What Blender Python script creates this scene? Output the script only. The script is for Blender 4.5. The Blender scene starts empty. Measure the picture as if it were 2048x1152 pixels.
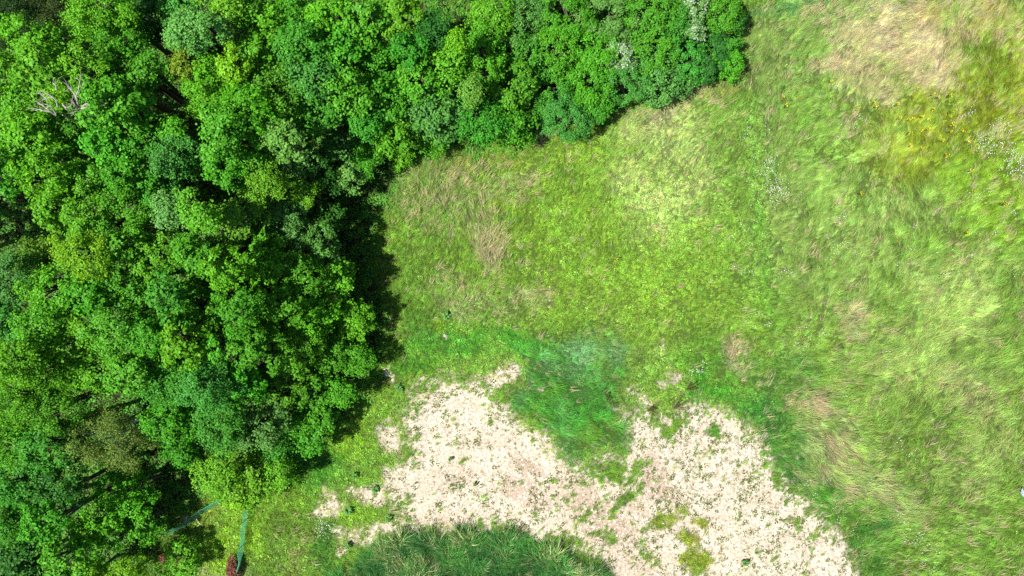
import bpy, math, random
import numpy as np

# ------------------------------------------------------------------ camera, sky, sun, exposure
H = 50.0                                   # height of the drone above the ground
LENS, SENSOR = 25.0, 36.0
S = SENSOR / LENS * H / 2048.0             # metres of ground per photo pixel
scene = bpy.context.scene
C = scene.collection
cam_d = bpy.data.cameras.new('camera'); cam = bpy.data.objects.new('camera', cam_d); C.objects.link(cam)
cam.location = (0, 0, H); cam.rotation_euler = (0, 0, 0)
cam_d.lens = LENS; cam_d.sensor_width = SENSOR; cam_d.clip_start = 0.5; cam_d.clip_end = 6000
scene.camera = cam

SUN_EL, SUN_AZ = math.radians(60), math.radians(199)     # azimuth of the sun, counted from +x towards +y
world = bpy.data.worlds.new('World'); scene.world = world; world.use_nodes = True
wn = world.node_tree.nodes; wl = world.node_tree.links
bg = wn['Background']; bg.inputs['Strength'].default_value = 0.055
sky = wn.new('ShaderNodeTexSky'); sky.sky_type = 'NISHITA'; sky.sun_disc = False
sky.sun_elevation = SUN_EL; sky.sun_rotation = math.pi / 2 - SUN_AZ
wl.new(sky.outputs[0], bg.inputs['Color'])
sl = bpy.data.lights.new('sun', 'SUN'); sl.energy = 4.6; sl.angle = math.radians(0.5); sl.color = (1.0, 0.955, 0.88)
so = bpy.data.objects.new('sun', sl); C.objects.link(so)
so.rotation_euler = (math.pi / 2 - SUN_EL, 0, SUN_AZ + math.pi / 2)
so.location = (-30, -10, 60)
scene.view_settings.view_transform = 'Standard'; scene.view_settings.look = 'None'
scene.view_settings.exposure = 1.0; scene.view_settings.gamma = 1.0
scene.view_settings.use_curve_mapping = False
scene.render.engine = 'CYCLES'
cy = scene.cycles
cy.max_bounces = 5; cy.diffuse_bounces = 3; cy.glossy_bounces = 1; cy.transmission_bounces = 3
cy.transparent_max_bounces = 4; cy.caustics_reflective = False; cy.caustics_refractive = False
cy.use_denoising = False

# ------------------------------------------------------------------ small helpers
rng = np.random.default_rng(7)
random.seed(7)

def lin(c, k=1.0):
    c = np.asarray(c, float) / 255.0
    return np.where(c <= 0.04045, c / 12.92, ((c + 0.055) / 1.055) ** 2.4) * k

def W(px, py, z=0.0):
    """photo pixel -> world point at height z"""
    f = S * (H - z) / H
    return np.array([(px - 1024.0) * f, (576.0 - py) * f, z])

def pix(x, y):
    return x / S + 1024.0, 576.0 - y / S

def _h(ix, iy, seed):
    n = (ix.astype(np.int64) * 374761393 + iy.astype(np.int64) * 668265263 + seed * 1442695041) & 0xFFFFFFFF
    n = ((n ^ (n >> 13)) * 1274126177) & 0xFFFFFFFF
    n = ((n ^ (n >> 16)) * 2246822519) & 0xFFFFFFFF
    return ((n ^ (n >> 15)) & 0xFFFFFF) / float(0xFFFFFF)

def vn(x, y, seed=0):
    ix, iy = np.floor(x), np.floor(y); fx, fy = x - ix, y - iy
    fx = fx * fx * (3 - 2 * fx); fy = fy * fy * (3 - 2 * fy)
    a, b, c, d = _h(ix, iy, seed), _h(ix + 1, iy, seed), _h(ix, iy + 1, seed), _h(ix + 1, iy + 1, seed)
    return (a * (1 - fx) + b * fx) * (1 - fy) + (c * (1 - fx) + d * fx) * fy

def fbm(x, y, size, seed=0, octv=4):
    """noise in about -1..1, 'size' is the largest feature in the units of x and y"""
    t, a, n = 0.0, 1.0, 0.0
    f = 1.0 / size
    for k in range(octv):
        ang = 0.6 * k
        t = t + a * (2 * vn(x * f * math.cos(ang) - y * f * math.sin(ang) + 17.3 * k, x * f * math.sin(ang) + y * f * math.cos(ang) - 9.1 * k, seed + k) - 1)
        n += a; a *= 0.55; f *= 2.05
    return t / n * 1.6

def sstep(a, b, x):
    t = np.clip((x - a) / (b - a), 0, 1)
    return t * t * (3 - 2 * t)

def sdist(px, py, poly):
    """signed distance in photo pixels to a closed outline, positive inside"""
    P = np.asarray(poly, float); d = np.full(px.shape, 1e9); ins = np.zeros(px.shape, bool)
    for i in range(len(P)):
        a, b = P[i], P[(i + 1) % len(P)]
        ex, ey = b - a; wx, wy = px - a[0], py - a[1]
        t = np.clip((wx * ex + wy * ey) / (ex * ex + ey * ey + 1e-9), 0, 1)
        d = np.minimum(d, (wx - ex * t) ** 2 + (wy - ey * t) ** 2)
        cnd = (a[1] > py) != (b[1] > py)
        xi = (b[0] - a[0]) * (py - a[1]) / ((b[1] - a[1]) if b[1] != a[1] else 1e-9) + a[0]
        ins ^= cnd & (px < xi)
    d = np.sqrt(d)
    return np.where(ins, d, -d)

def tag(o, label=None, cat=None, group=None, kind=None):
    if label: o['label'] = label
    if cat: o['category'] = cat
    if group: o['group'] = group
    if kind: o['kind'] = kind
    return o

def empty(name, loc):
    o = bpy.data.objects.new(name, None); C.objects.link(o); o.location = loc; o.empty_display_size = 0.3
    return o

def mesh_np(name, verts, quads=None, tris=None):
    """mesh straight from arrays"""
    me = bpy.data.meshes.new(name)
    verts = np.asarray(verts, np.float32)
    me.vertices.add(len(verts)); me.vertices.foreach_set('co', verts.ravel())
    loops, starts = [], []
    n = 0
    if quads is not None and len(quads):
        q = np.asarray(quads, np.int32); loops.append(q.ravel()); starts.append(np.arange(len(q), dtype=np.int32) * 4); n = len(q) * 4
    if tris is not None and len(tris):
        t = np.asarray(tris, np.int32); loops.append(t.ravel()); starts.append(n + np.arange(len(t), dtype=np.int32) * 3)
    if loops:
        L = np.concatenate(loops); St = np.concatenate(starts)
        me.loops.add(len(L)); me.loops.foreach_set('vertex_index', L)
        me.polygons.add(len(St)); me.polygons.foreach_set('loop_start', St)
    me.update(calc_edges=True)
    return me

def link(name, me, mat, parent=None, loc=None):
    o = bpy.data.objects.new(name, me); C.objects.link(o)
    if mat is not None: me.materials.append(mat)
    if parent is not None: o.parent = parent
    if loc is not None: o.location = loc
    return o

class MB:
    """collects tubes, boxes and leaf faces into one mesh"""
    def __init__(s): s.v, s.f = [], []
    def tube(s, pts, radii, n=6, cap=True):
        pts = [np.asarray(p, float) for p in pts]; base = len(s.v)
        for i, p in enumerate(pts):
            d = pts[min(i + 1, len(pts) - 1)] - pts[max(i - 1, 0)]; d = d / (np.linalg.norm(d) + 1e-9)
            u = np.cross(d, (0, 0, 1.0)) if abs(d[2]) < 0.95 else np.cross(d, (1.0, 0, 0))
            u /= np.linalg.norm(u); w = np.cross(d, u)
            for k in range(n):
                a = 2 * math.pi * k / n
                s.v.append(p + radii[i] * (math.cos(a) * u + math.sin(a) * w))
        for i in range(len(pts) - 1):
            for k in range(n):
                a, b = base + i * n + k, base + i * n + (k + 1) % n
                s.f.append((a, b, b + n, a + n))
        if cap:
            s.f.append(tuple(base + k for k in range(n))[::-1])
            s.f.append(tuple(base + (len(pts) - 1) * n + k for k in range(n)))
    def face(s, pts):
        b = len(s.v); s.v += [np.asarray(p, float) for p in pts]; s.f.append(tuple(range(b, b + len(pts))))
    def build(s, name, mat, parent=None, loc=None, smooth=False):
        me = bpy.data.meshes.new(name); me.from_pydata([tuple(p) for p in s.v], [], s.f); me.update()
        if smooth:
            for p in me.polygons: p.use_smooth = True
        return link(name, me, mat, parent, loc)

# ------------------------------------------------------------------ materials
def new_mat(name):
    m = bpy.data.materials.new(name); m.use_nodes = True
    nt = m.node_tree; nt.nodes.clear()
    return m, nt, nt.nodes, nt.links

def mixc(N, L, mode, fac, a, b):
    n = N.new('ShaderNodeMix'); n.data_type = 'RGBA'; n.blend_type = mode
    for sock, v in ((n.inputs[0], fac), (n.inputs[6], a), (n.inputs[7], b)):
        if hasattr(v, 'is_output'): L.new(v, sock)
        elif isinstance(v, (int, float)): sock.default_value = v
        else: sock.default_value = (*v[:3], 1)
    return n.outputs[2]

def maprange(N, L, v, a, b, c, d):
    n = N.new('ShaderNodeMapRange'); n.inputs[1].default_value = a; n.inputs[2].default_value = b
    n.inputs[3].default_value = c; n.inputs[4].default_value = d; L.new(v, n.inputs[0]); return n.outputs[0]

def noise(N, L, scale, detail=3, rough=0.55, vec=None):
    n = N.new('ShaderNodeTexNoise'); n.inputs['Scale'].default_value = scale; n.inputs['Detail'].default_value = detail
    n.inputs['Roughness'].default_value = rough
    if vec is not None: L.new(vec, n.inputs['Vector'])
    return n

def leaf_shader(N, L, col, trans=0.3, rough=0.5, spec=0.3):
    out = N.new('ShaderNodeOutputMaterial')
    p = N.new('ShaderNodeBsdfPrincipled'); p.inputs['Roughness'].default_value = rough
    p.inputs['Specular IOR Level'].default_value = spec
    L.new(col, p.inputs['Base Color'])
    t = N.new('ShaderNodeBsdfTranslucent')
    tc = mixc(N, L, 'MULTIPLY', 1.0, col, (1.15, 1.05, 0.45)); L.new(tc, t.inputs['Color'])
    mx = N.new('ShaderNodeMixShader'); mx.inputs[0].default_value = trans
    L.new(p.outputs[0], mx.inputs[1]); L.new(t.outputs[0], mx.inputs[2]); L.new(mx.outputs[0], out.inputs[0])

def leaf_mat(name, trans=0.3, rough=0.5, spec=0.3, young=(1.5, 1.15, 0.8), amount=0.5):
    """leaf colour = the tree's own colour, varied from leaf to leaf and from twig to twig"""
    m, nt, N, L = new_mat(name)
    oi = N.new('ShaderNodeObjectInfo'); geo = N.new('ShaderNodeNewGeometry')
    v = N.new('ShaderNodeValToRGB'); v.color_ramp.elements[0].color = (0.62, 0.68, 0.75, 1); v.color_ramp.elements[1].color = (1.4, 1.28, 1.15, 1)
    L.new(geo.outputs['Random Per Island'], v.inputs[0])
    c = mixc(N, L, 'MULTIPLY', 1.0, oi.outputs['Color'], v.outputs[0])
    nz = noise(N, L, 0.9, 3, 0.6, geo.outputs['Position'])
    f = maprange(N, L, nz.outputs[0], 0.5, 0.72, 0.0, amount)
    c2 = mixc(N, L, 'MULTIPLY', 1.0, c, young)
    c = mixc(N, L, 'MIX', f, c, c2)
    leaf_shader(N, L, c, trans, rough, spec)
    return m

def inst_mat(name, trans=0.25, rough=0.55, spec=0.25):
    """plants strewn over the ground: colour of the clump x shade of the blade"""
    m, nt, N, L = new_mat(name)
    a = N.new('ShaderNodeAttribute'); a.attribute_type = 'INSTANCER'; a.attribute_name = 'tint'
    b = N.new('ShaderNodeAttribute'); b.attribute_type = 'GEOMETRY'; b.attribute_name = 'shade'
    c = mixc(N, L, 'MULTIPLY', 1.0, a.outputs['Color'], b.outputs['Color'])
    leaf_shader(N, L, c, trans, rough, spec)
    return m

def plain_mat(name, col, var=0.35, scale=6.0, rough=0.8, spec=0.2, bump=0.0, col2=None):
    m, nt, N, L = new_mat(name)
    out = N.new('ShaderNodeOutputMaterial'); p = N.new('ShaderNodeBsdfPrincipled')
    tc = N.new('ShaderNodeTexCoord'); nz = noise(N, L, scale, 4, 0.6, tc.outputs['Object'])
    c1 = tuple(np.array(col) * (1 - var)); c2 = tuple(np.array(col2 if col2 is not None else np.array(col) * (1 + var)))
    c = mixc(N, L, 'MIX', maprange(N, L, nz.outputs[0], 0.3, 0.7, 0, 1), c1, c2)
    L.new(c, p.inputs['Base Color']); p.inputs['Roughness'].default_value = rough; p.inputs['Specular IOR Level'].default_value = spec
    if bump:
        b = N.new('ShaderNodeBump'); b.inputs['Strength'].default_value = bump; b.inputs['Distance'].default_value = 0.03
        L.new(nz.outputs[0], b.inputs['Height']); L.new(b.outputs[0], p.inputs['Normal'])
    L.new(p.outputs[0], out.inputs[0])
    return m

M_OAK = leaf_mat('oak_leaf', 0.34, 0.5, 0.16, (1.28, 1.2, 0.7), 0.5)
M_FINE = leaf_mat('fine_leaf', 0.38, 0.55, 0.14, (1.2, 1.15, 0.8), 0.4)
M_THICK = leaf_mat('thicket_leaf', 0.30, 0.5, 0.18, (1.3, 1.2, 0.75), 0.45)
def silver_mat():
    m, nt, N, L = new_mat('silver_leaf')
    oi = N.new('ShaderNodeObjectInfo'); geo = N.new('ShaderNodeNewGeometry')
    nz = noise(N, L, 1.6, 3, 0.6, geo.outputs['Position'])
    ad = N.new('ShaderNodeMath'); ad.operation = 'ADD'; L.new(geo.outputs['Random Per Island'], ad.inputs[0]); L.new(maprange(N, L, nz.outputs[0], .35, .65, -.5, .5), ad.inputs[1])
    c = mixc(N, L, 'MIX', maprange(N, L, ad.outputs[0], .58, .9, 0, 1), oi.outputs['Color'], (0.40, 0.48, 0.38))
    leaf_shader(N, L, c, 0.25, 0.45, 0.3)
    return m
M_SILVER = silver_mat()
M_PLANT = inst_mat('grass_blade', 0.38, 0.6, 0.15)
M_BARK = plain_mat('bark', (0.09, 0.075, 0.06), 0.4, 8, 0.9, 0.1, 0.6)
M_PALEBARK = plain_mat('pale_bark', (0.50, 0.48, 0.44), 0.35, 7, 0.8, 0.15, 0.4)
M_DEADWOOD = plain_mat('dead_wood', (0.31, 0.285, 0.25), 0.4, 9, 0.85, 0.1, 0.5)
M_NET = plain_mat('green_net', (0.055, 0.31, 0.165), 0.3, 2.0, 0.45, 0.4)
M_POST = plain_mat('grey_post', (0.12, 0.13, 0.11), 0.3, 5, 0.8, 0.2)
M_STAKE = plain_mat('stripped_wood', (0.50, 0.42, 0.32), 0.25, 9, 0.8, 0.15)
M_BROWN = plain_mat('dead_leaf', (0.17, 0.058, 0.034), 0.5, 3.0, 0.75, 0.2, 0, (0.32, 0.14, 0.085))
M_TWIG = plain_mat('brown_twig', (0.14, 0.085, 0.06), 0.4, 8, 0.9, 0.1)
M_PLASTIC = plain_mat('pale_plastic', (0.16, 0.20, 0.28), 0.3, 6, 0.35, 0.3, 0, (0.36, 0.41, 0.50))

# ------------------------------------------------------------------ where things grow (outlines in photo pixels, on the ground)
SAND = [(832, 778), (868, 770), (890, 762), (925, 768), (965, 775), (992, 812), (1022, 842), (1060, 862), (1092, 886), (1112, 912), (1140, 945),
        (1175, 932), (1205, 925), (1240, 930), (1262, 905), (1262, 862), (1240, 835), (1275, 828), (1310, 835), (1350, 832), (1375, 818), (1402, 808),
        (1430, 825), (1465, 845), (1500, 860), (1530, 885), (1540, 925), (1562, 955), (1592, 985), (1618, 1008), (1640, 1050), (1668, 1075), (1690, 1095),
        (1702, 1140), (1712, 1230), (1240, 1230), (1222, 1160), (1192, 1128), (1140, 1100), (1100, 1080), (1060, 1082), (1020, 1066), (968, 1058), (930, 1072), (880, 1072), (835, 1076),
        (780, 1068), (735, 1082), (700, 1070), (765, 1050), (795, 1020), (782, 985), (778, 955), (806, 930), (808, 895), (815, 870), (800, 845), (812, 815)]
FOREST = [(-300, -300), (1490, -300), (1478, 110), (1440, 150), (1350, 175), (1290, 195), (1215, 225), (1140, 255), (1090, 235), (1060, 275), (1000, 300), (900, 300),
          (850, 310), (800, 330), (780, 390), (745, 440), (740, 520), (770, 620), (755, 720), (715, 800), (660, 880), (600, 930), (540, 960), (460, 975),
          (430, 975), (385, 1000), (335, 1035), (300, 1090), (290, 1230), (-300, 1230)]
REEDS = [(748, 1098), (790, 1076), (850, 1084), (905, 1078), (925, 1066), (965, 1062), (1000, 1072), (1040, 1082), (1060, 1098), (1110, 1108), (1150, 1122), (1185, 1140), (1215, 1170), (1240, 1240), (600, 1240), (690, 1150)]

TONGUE = [(1030, 690), (1100, 672), (1150, 660), (1215, 668), (1243, 695), (1252, 745), (1222, 790), (1240, 830), (1258, 870), (1240, 890), (1200, 885), (1165, 905), (1148, 945), (1126, 905), (1100, 875), (1060, 846), (1020, 808), (1040, 770), (1060, 740)]
LAWN = [(368, 1040), (400, 1018), (440, 1004), (500, 998), (494, 1060), (488, 1240), (390, 1240), (425, 1120), (415, 1075), (385, 1070)]
def mown(px, py):
    """the straight line where the mowing stopped"""
    c = 1494 + (py - 180) * .098
    return np.exp(-((px - c) / 12.0) ** 2) * sstep(150, 230, py) * (1 - sstep(600, 720, py))

def gray(px, py, blobs):
    v = np.zeros(px.shape)
    for (x, y, rx, ry, ang, s) in blobs:
        a = math.radians(ang); dx, dy = px - x, py - y
        u = (dx * math.cos(a) + dy * math.sin(a)) / rx; w = (-dx * math.sin(a) + dy * math.cos(a)) / ry
        v = np.maximum(v, s * (1 - sstep(0.45, 1.25, np.sqrt(u * u + w * w))))
    return v

# thin, worn places in the sward where bare earth shows, and weedy places on the bare earth
THIN = [(1020, 755, 45, 28, -15, .8), (850, 775, 60, 28, 0, .75), (770, 865, 42, 45, 20, .75), (735, 985, 60, 28, 5, .85), (655, 1005, 28, 34, 40, .8), (680, 1085, 26, 36, 0, .8), (770, 742, 9, 22, 0, .9),
        (760, 1052, 70, 14, -15, .8), (1280, 790, 45, 24, 35, .6), (1350, 770, 28, 40, 0, .55), (1060, 770, 40, 30, 0, .5), (1520, 900, 30, 80, -35, .5), (1585, 935, 30, 70, -35, .5),
        (880, 670, 16, 8, 0, .5), (365, 1032, 12, 12, 0, .6), (640, 1020, 30, 10, -20, .7), (980, 770, 40, 22, 20, .7), (1330, 720, 10, 60, 0, .4), (1360, 790, 32, 26, 0, .5), (985, 1090, 25, 9, 0, .7),
        (700, 930, 20, 16, 0, .45), (455, 1100, 10, 24, 20, .4), (1640, 1030, 20, 50, -30, .5)]
WEEDY = [(1335, 1030, 38, 34, 0, .8), (1375, 1075, 45, 30, 40, .7), (1400, 1045, 26, 26, 0, .65), (1385, 1130, 40, 34, 0, .75), (1240, 1010, 14, 60, 48, .6), (1290, 1060, 12, 70, 48, .55), (1180, 1020, 10, 50, 48, .5), (1200, 1085, 40, 12, 25, .55),
         (1330, 870, 20, 20, 0, .7), (1430, 855, 40, 12, 45, .6), (1560, 950, 14, 40, -35, .5), (1522, 940, 10, 34, -15, .65), (1130, 1010, 22, 12, 0, .45), (1215, 950, 50, 22, 25, .7), (1270, 940, 26, 22, 0, .45), (1300, 1125, 50, 16, 30, .5), (1270, 1100, 30, 10, 30, .6),
         (985, 850, 24, 12, 40, .5), (1600, 1060, 16, 60, -35, .4), (1130, 1080, 60, 16, 10, .55), (1500, 1130, 12, 12, 0, .6)]
PINK = [(1055, 935, 40, 20, 10, 1), (1050, 985, 70, 28, 25, .9), (1190, 1030, 110, 50, 35, 1), (1310, 960, 30, 60, -10, .9), (1340, 990, 30, 18, 30, .9), (1270, 1010, 40, 16, 45, .9), (900, 960, 60, 30, 0, .35), (860, 1040, 50, 20, 0, .35), (1180, 1140, 60, 30, 20, .8), (1270, 1130, 60, 30, 20, .6)]

def bare(px, py):
    """0 = closed sward, 1 = open earth"""
    n = fbm(px, py, 60, 3, 5) * 16 + fbm(px, py, 14, 31, 3) * 9
    b = sstep(-40, 44, sdist(px, py, SAND) + n)
    t = gray(px + n, py + n * .7, THIN)
    spot = .66 * sstep(0.15, 0.95, t + 0.30 * fbm(px, py, 30, 12, 3))
    b = np.maximum(b, spot)
    w = gray(px + n, py - n, WEEDY)
    return b * (1 - .92 * sstep(0.15, 0.85, w + 0.35 * fbm(px, py, 30, 15, 4)))

def closed(px, py, soft=.34):
    """chance of a plant standing here: bare and grown places interlock in small clumps"""
    b = bare(px, py)
    n = .5 + .40 * fbm(px, py, 10, 35, 3) + .16 * fbm(px, py, 40, 36, 2)
    return 1 - sstep(-soft, soft, b - n)

G_ = dict(mid=(130, 178, 74), yel=(146, 190, 72), pale=(186, 214, 134), straw=(188, 191, 152), tan=(208, 197, 174), olive=(146, 168, 48), lime=(144, 190, 58), blue=(112, 172, 106),
          lush=(94, 168, 60), deep=(76, 148, 66), grey=(164, 186, 126), sage=(144, 178, 98), rust=(180, 172, 112), thin=(176, 176, 108))
PAINT = [  # x, y, rx, ry, angle, colour, strength
    (1200, 430, 360, 270, 0, 'yel', .75), (1330, 330, 130, 170, 0, 'pale', .9), (1350, 270, 70, 50, 0, 'pale', .5), (1560, 330, 90, 300, 0, 'sage', .6), (1570, 90, 120, 100, 0, 'sage', .8),  # pale patches here paint the whitish sunlit sheen into the grass colour
    (1800, 680, 330, 480, 0, 'sage', .55), (1930, 230, 220, 170, 20, 'olive', .85), (1990, 400, 140, 120, 30, 'lime', .8), (2040, 120, 90, 120, 0, 'olive', .7), (1780, 300, 110, 60, 20, 'olive', .5),
    (1790, 75, 130, 75, 10, 'tan', .95), (1850, 130, 75, 55, 30, 'tan', .8), (1665, 140, 60, 28, 10, 'tan', .8), (1735, 165, 60, 40, 30, 'tan', .55), (1930, 40, 120, 60, 0, 'rust', .6), (1700, 90, 60, 40, 0, 'straw', .6), (1640, 30, 60, 20, -10, 'grey', .5),
    (1570, 15, 120, 14, -6, 'blue', .55), (890, 395, 110, 75, -10, 'grey', .6), (985, 485, 40, 62, -10, 'straw', .85), (1010, 390, 80, 30, -30, 'straw', .4), (1340, 212, 110, 26, -14, 'straw', .6), (1280, 240, 60, 25, 0, 'grey', .5), (1440, 195, 50, 22, 0, 'rust', .5),
    (1080, 275, 26, 22, 0, 'tan', .6), (950, 335, 90, 25, -10, 'rust', .4), (840, 510, 70, 170, 0, 'mid', .5), (925, 590, 80, 40, 0, 'straw', .35), (1060, 595, 60, 25, 0, 'straw', .4), (960, 620, 70, 25, 10, 'grey', .5),
    (1475, 690, 26, 18, 20, 'tan', .95), (1478, 722, 30, 15, 20, 'tan', .8), (1695, 635, 28, 42, -30, 'tan', .7), (1735, 672, 30, 16, 10, 'tan', .5), (1610, 805, 34, 38, 0, 'tan', .85), (1320, 470, 20, 9, 0, 'tan', .7), (1760, 280, 14, 24, 0, 'tan', .55), (1690, 255, 24, 40, 0, 'straw', .5),
    (1890, 620, 80, 140, 20, 'pale', .65), (1840, 760, 100, 60, 30, 'pale', .45), (1680, 940, 90, 60, 35, 'straw', .5), (1780, 1000, 90, 40, 35, 'grey', .6), (1640, 870, 60, 60, 40, 'straw', .55), (1980, 880, 70, 140, 15, 'pale', .5), (1930, 790, 80, 40, 30, 'straw', .4), (1900, 960, 70, 50, 0, 'sage', .7),
    (960, 685, 130, 30, 8, 'lush', .85), (850, 660, 55, 40, 0, 'deep', .5), (830, 720, 70, 40, 0, 'lush', .7), (880, 655, 26, 18, 0, 'lime', .7),
    (1515, 400, 20, 260, -2, 'lush', .25), (1540, 650, 30, 120, -3, 'lush', .35), (1450, 790, 120, 90, 30, 'lush', .75), (1560, 880, 50, 120, -38, 'deep', .6), (1330, 700, 18, 90, 0, 'pale', .5), (1360, 620, 260, 70, 0, 'yel', .45), (1570, 740, 60, 60, 0, 'deep', .5),
    (1740, 1100, 60, 70, 0, 'deep', .85), (1660, 1010, 40, 70, -30, 'lush', .8), (1850, 1100, 150, 60, 0, 'mid', .7), (690, 880, 45, 60, 35, 'lime', .55), (640, 940, 80, 50, 20, 'lush', .7), (600, 1080, 60, 90, 0, 'mid', .7), (570, 1000, 50, 40, 0, 'lime', .45), (590, 1100, 30, 60, 10, 'rust', .2), (640, 1110, 30, 50, 0, 'deep', .6), (720, 1040, 60, 20, 0, 'lime', .4),
    (455, 1080, 60, 80, 20, 'lime', .8), (400, 1025, 50, 26, -30, 'olive', .3), (440, 1145, 50, 20, 0, 'straw', .4), (520, 1060, 24, 90, 5, 'lime', .5), (780, 380, 40, 60, 0, 'sage', .6), (1370, 1060, 90, 80, 0, 'olive', .8), (1240, 1090, 90, 30, 30, 'mid', .5), (820, 830, 40, 60, 0, 'mid', .6),
    (1510, 120, 30, 80, 0, 'sage', .6), (1600, 230, 80, 60, 0, 'mid', .5), (1450, 420, 60, 200, 0, 'mid', .45)]

def sward_colour(px, py):
    nx = fbm(px, py, 70, 40, 4) * 26; ny = fbm(px, py, 70, 50, 4) * 26
    col = np.tile(lin(G_['mid']), (len(px), 1))
    v = fbm(px, py, 240, 60, 4)[:, None]
    col = col * (1 - np.clip(v, 0, 1) * .6) + lin(G_['yel']) * np.clip(v, 0, 1) * .6
    col = col * (1 - np.clip(-v, 0, 1) * .5) + lin(G_['sage']) * np.clip(-v, 0, 1) * .5
    for i, (x, y, rx, ry, ang, c, s) in enumerate(PAINT):
        s = s * .82 if c in ('tan', 'straw', 'rust') else s
        m = gray(px + nx, py + ny, [(x, y, rx, ry, ang, 1.0)])
        m = np.clip(m * s * (1 + 0.7 * fbm(px, py, 34, 70 + i % 5, 3)), 0, 1)[:, None]
        col = col * (1 - m) + lin(G_[c]) * m
    wob = 8 * fbm(px, py, 24, 45, 3)
    tg = sstep(-22, 20, sdist(px, py, TONGUE) + wob * 1.8)[:, None]                 # the blue green tongue of long grass
    pale = np.clip(gray(px, py, [(1185, 695, 80, 44, 8, 1.0), (1115, 735, 60, 30, 25, .5)]) + .5 * fbm(px, py, 40, 46, 3), 0, 1)[:, None]
    yl = np.clip(1.1 * fbm(px, py, 60, 47, 3) + gray(px, py, [(1190, 880, 60, 50, 0, .5)]), 0, .8)[:, None]
    tc = lin((94, 174, 74)) * (1 - pale) + lin((128, 184, 126)) * pale; tc = tc * (1 - yl) + lin((116, 160, 58)) * yl
    col = col * (1 - tg) + tc * tg
    ml = (mown(px, py) * np.clip(.25 + .40 * fbm(px, py, 40, 48, 3), 0, .8))[:, None]
    return col * (1 - ml) + lin((108, 166, 62)) * ml

SHORT = [(1000, 720, 260, 60, 8, 1), (1150, 830, 140, 120, 20, .8), (700, 930, 140, 200, 20, .9), (1330, 760, 70, 90, 0, .8), (460, 1080, 90, 90, 0, 1), (1515, 420, 26, 280, -2, .6), (1260, 480, 300, 220, 0, .45), (1480, 830, 120, 80, 30, .6), (560, 1080, 80, 120, 0, .5), (1380, 1060, 90, 110, 0, 1)]
def sward_len(px, py):
    k = gray(px, py, SHORT)
    l = 0.37 * (1 - k) + 0.17 * k
    tg = sstep(-6, 10, sdist(px, py, TONGUE)); l = l * (1 - tg) + .42 * tg; l = l * (1 - .4 * mown(px, py))
    l = np.where(sdist(px, py, LAWN) > 0, .16, l)
    tall = gray(px, py, [(1800, 800, 330, 420, 0, 1), (1790, 90, 140, 80, 0, .5), (985, 485, 40, 60, 0, .6)])
    return l * (1 + 0.32 * tall) * (1 + 0.3 * fbm(px, py, 50, 90, 3))

def sward_dir(px, py):
    right = sstep(1500, 1800, px)
    base = 48 + 22 * right + 40 * gray(px, py, [(1680, 930, 120, 90, 0, -1)]) - 85 * gray(px, py, [(1670, 930, 150, 110, 0, 1)]) + 30 * gray(px, py, [(970, 470, 70, 90, 0, 1)])
    tg = sstep(-6, 10, sdist(px, py, TONGUE)); base = base * (1 - tg) + (20 + 0 * px) * tg
    return np.radians(base + (36 + 26 * right) * fbm(px, py, 150, 100, 3) + 30 * fbm(px, py, 26, 110, 2))

# ------------------------------------------------------------------ ground: one sheet out to the horizon
def axis(a, b, step):
    inner = list(np.arange(-a, a + 1e-6, step)); out, d, x = [], step, a
    while x < b:
        d *= 1.28; x += d; out.append(x)
    return np.array([-v for v in out[::-1]] + inner + out)

gx, gy = axis(40, 2500, 0.2), axis(25, 2500, 0.2)
GX, GY = np.meshgrid(gx, gy)
gxr, gyr = GX.ravel(), GY.ravel()
def ground_z(x, y):
    near = np.exp(-(np.maximum(np.abs(x) - 45, 0) + np.maximum(np.abs(y) - 30, 0)) / 8.0)
    return (0.10 * fbm(x, y, 7, 200, 3) + 0.025 * fbm(x, y, 0.9, 210, 2)) * near
gz = ground_z(gxr, gyr)
nx_, ny_ = len(gx), len(gy)
ii = np.arange(nx_ * ny_).reshape(ny_, nx_)
gq = np.stack([ii[:-1, :-1].ravel(), ii[:-1, 1:].ravel(), ii[1:, 1:].ravel(), ii[1:, :-1].ravel()], 1)
gme = mesh_np('ground', np.stack([gxr, gyr, gz], 1), gq)
gpx, gpy = pix(gxr, gyr)
inside = (np.abs(gxr) < 60) & (np.abs(gyr) < 45)
gb = np.zeros(len(gxr)); gb[inside] = bare(gpx[inside], gpy[inside])
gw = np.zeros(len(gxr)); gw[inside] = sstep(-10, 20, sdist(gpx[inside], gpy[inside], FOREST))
gp = gray(gpx, gpy, PINK)
gcol = np.tile(lin(G_['mid'], .30), (len(gxr), 1)); gcol[inside] = sward_colour(gpx[inside], gpy[inside]) * .30
a = gme.attributes.new('bare', 'FLOAT', 'POINT'); a.data.foreach_set('value', gb.astype(np.float32))
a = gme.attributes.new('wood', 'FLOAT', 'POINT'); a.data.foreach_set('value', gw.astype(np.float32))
a = gme.attributes.new('pink', 'FLOAT', 'POINT'); a.data.foreach_set('value', gp.astype(np.float32))
a = gme.attributes.new('thatch', 'FLOAT_COLOR', 'POINT'); a.data.foreach_set('color', np.c_[gcol, np.ones(len(gxr))].astype(np.float32).ravel())
gme.polygons.foreach_set('use_smooth', np.ones(len(gq), bool))

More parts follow.
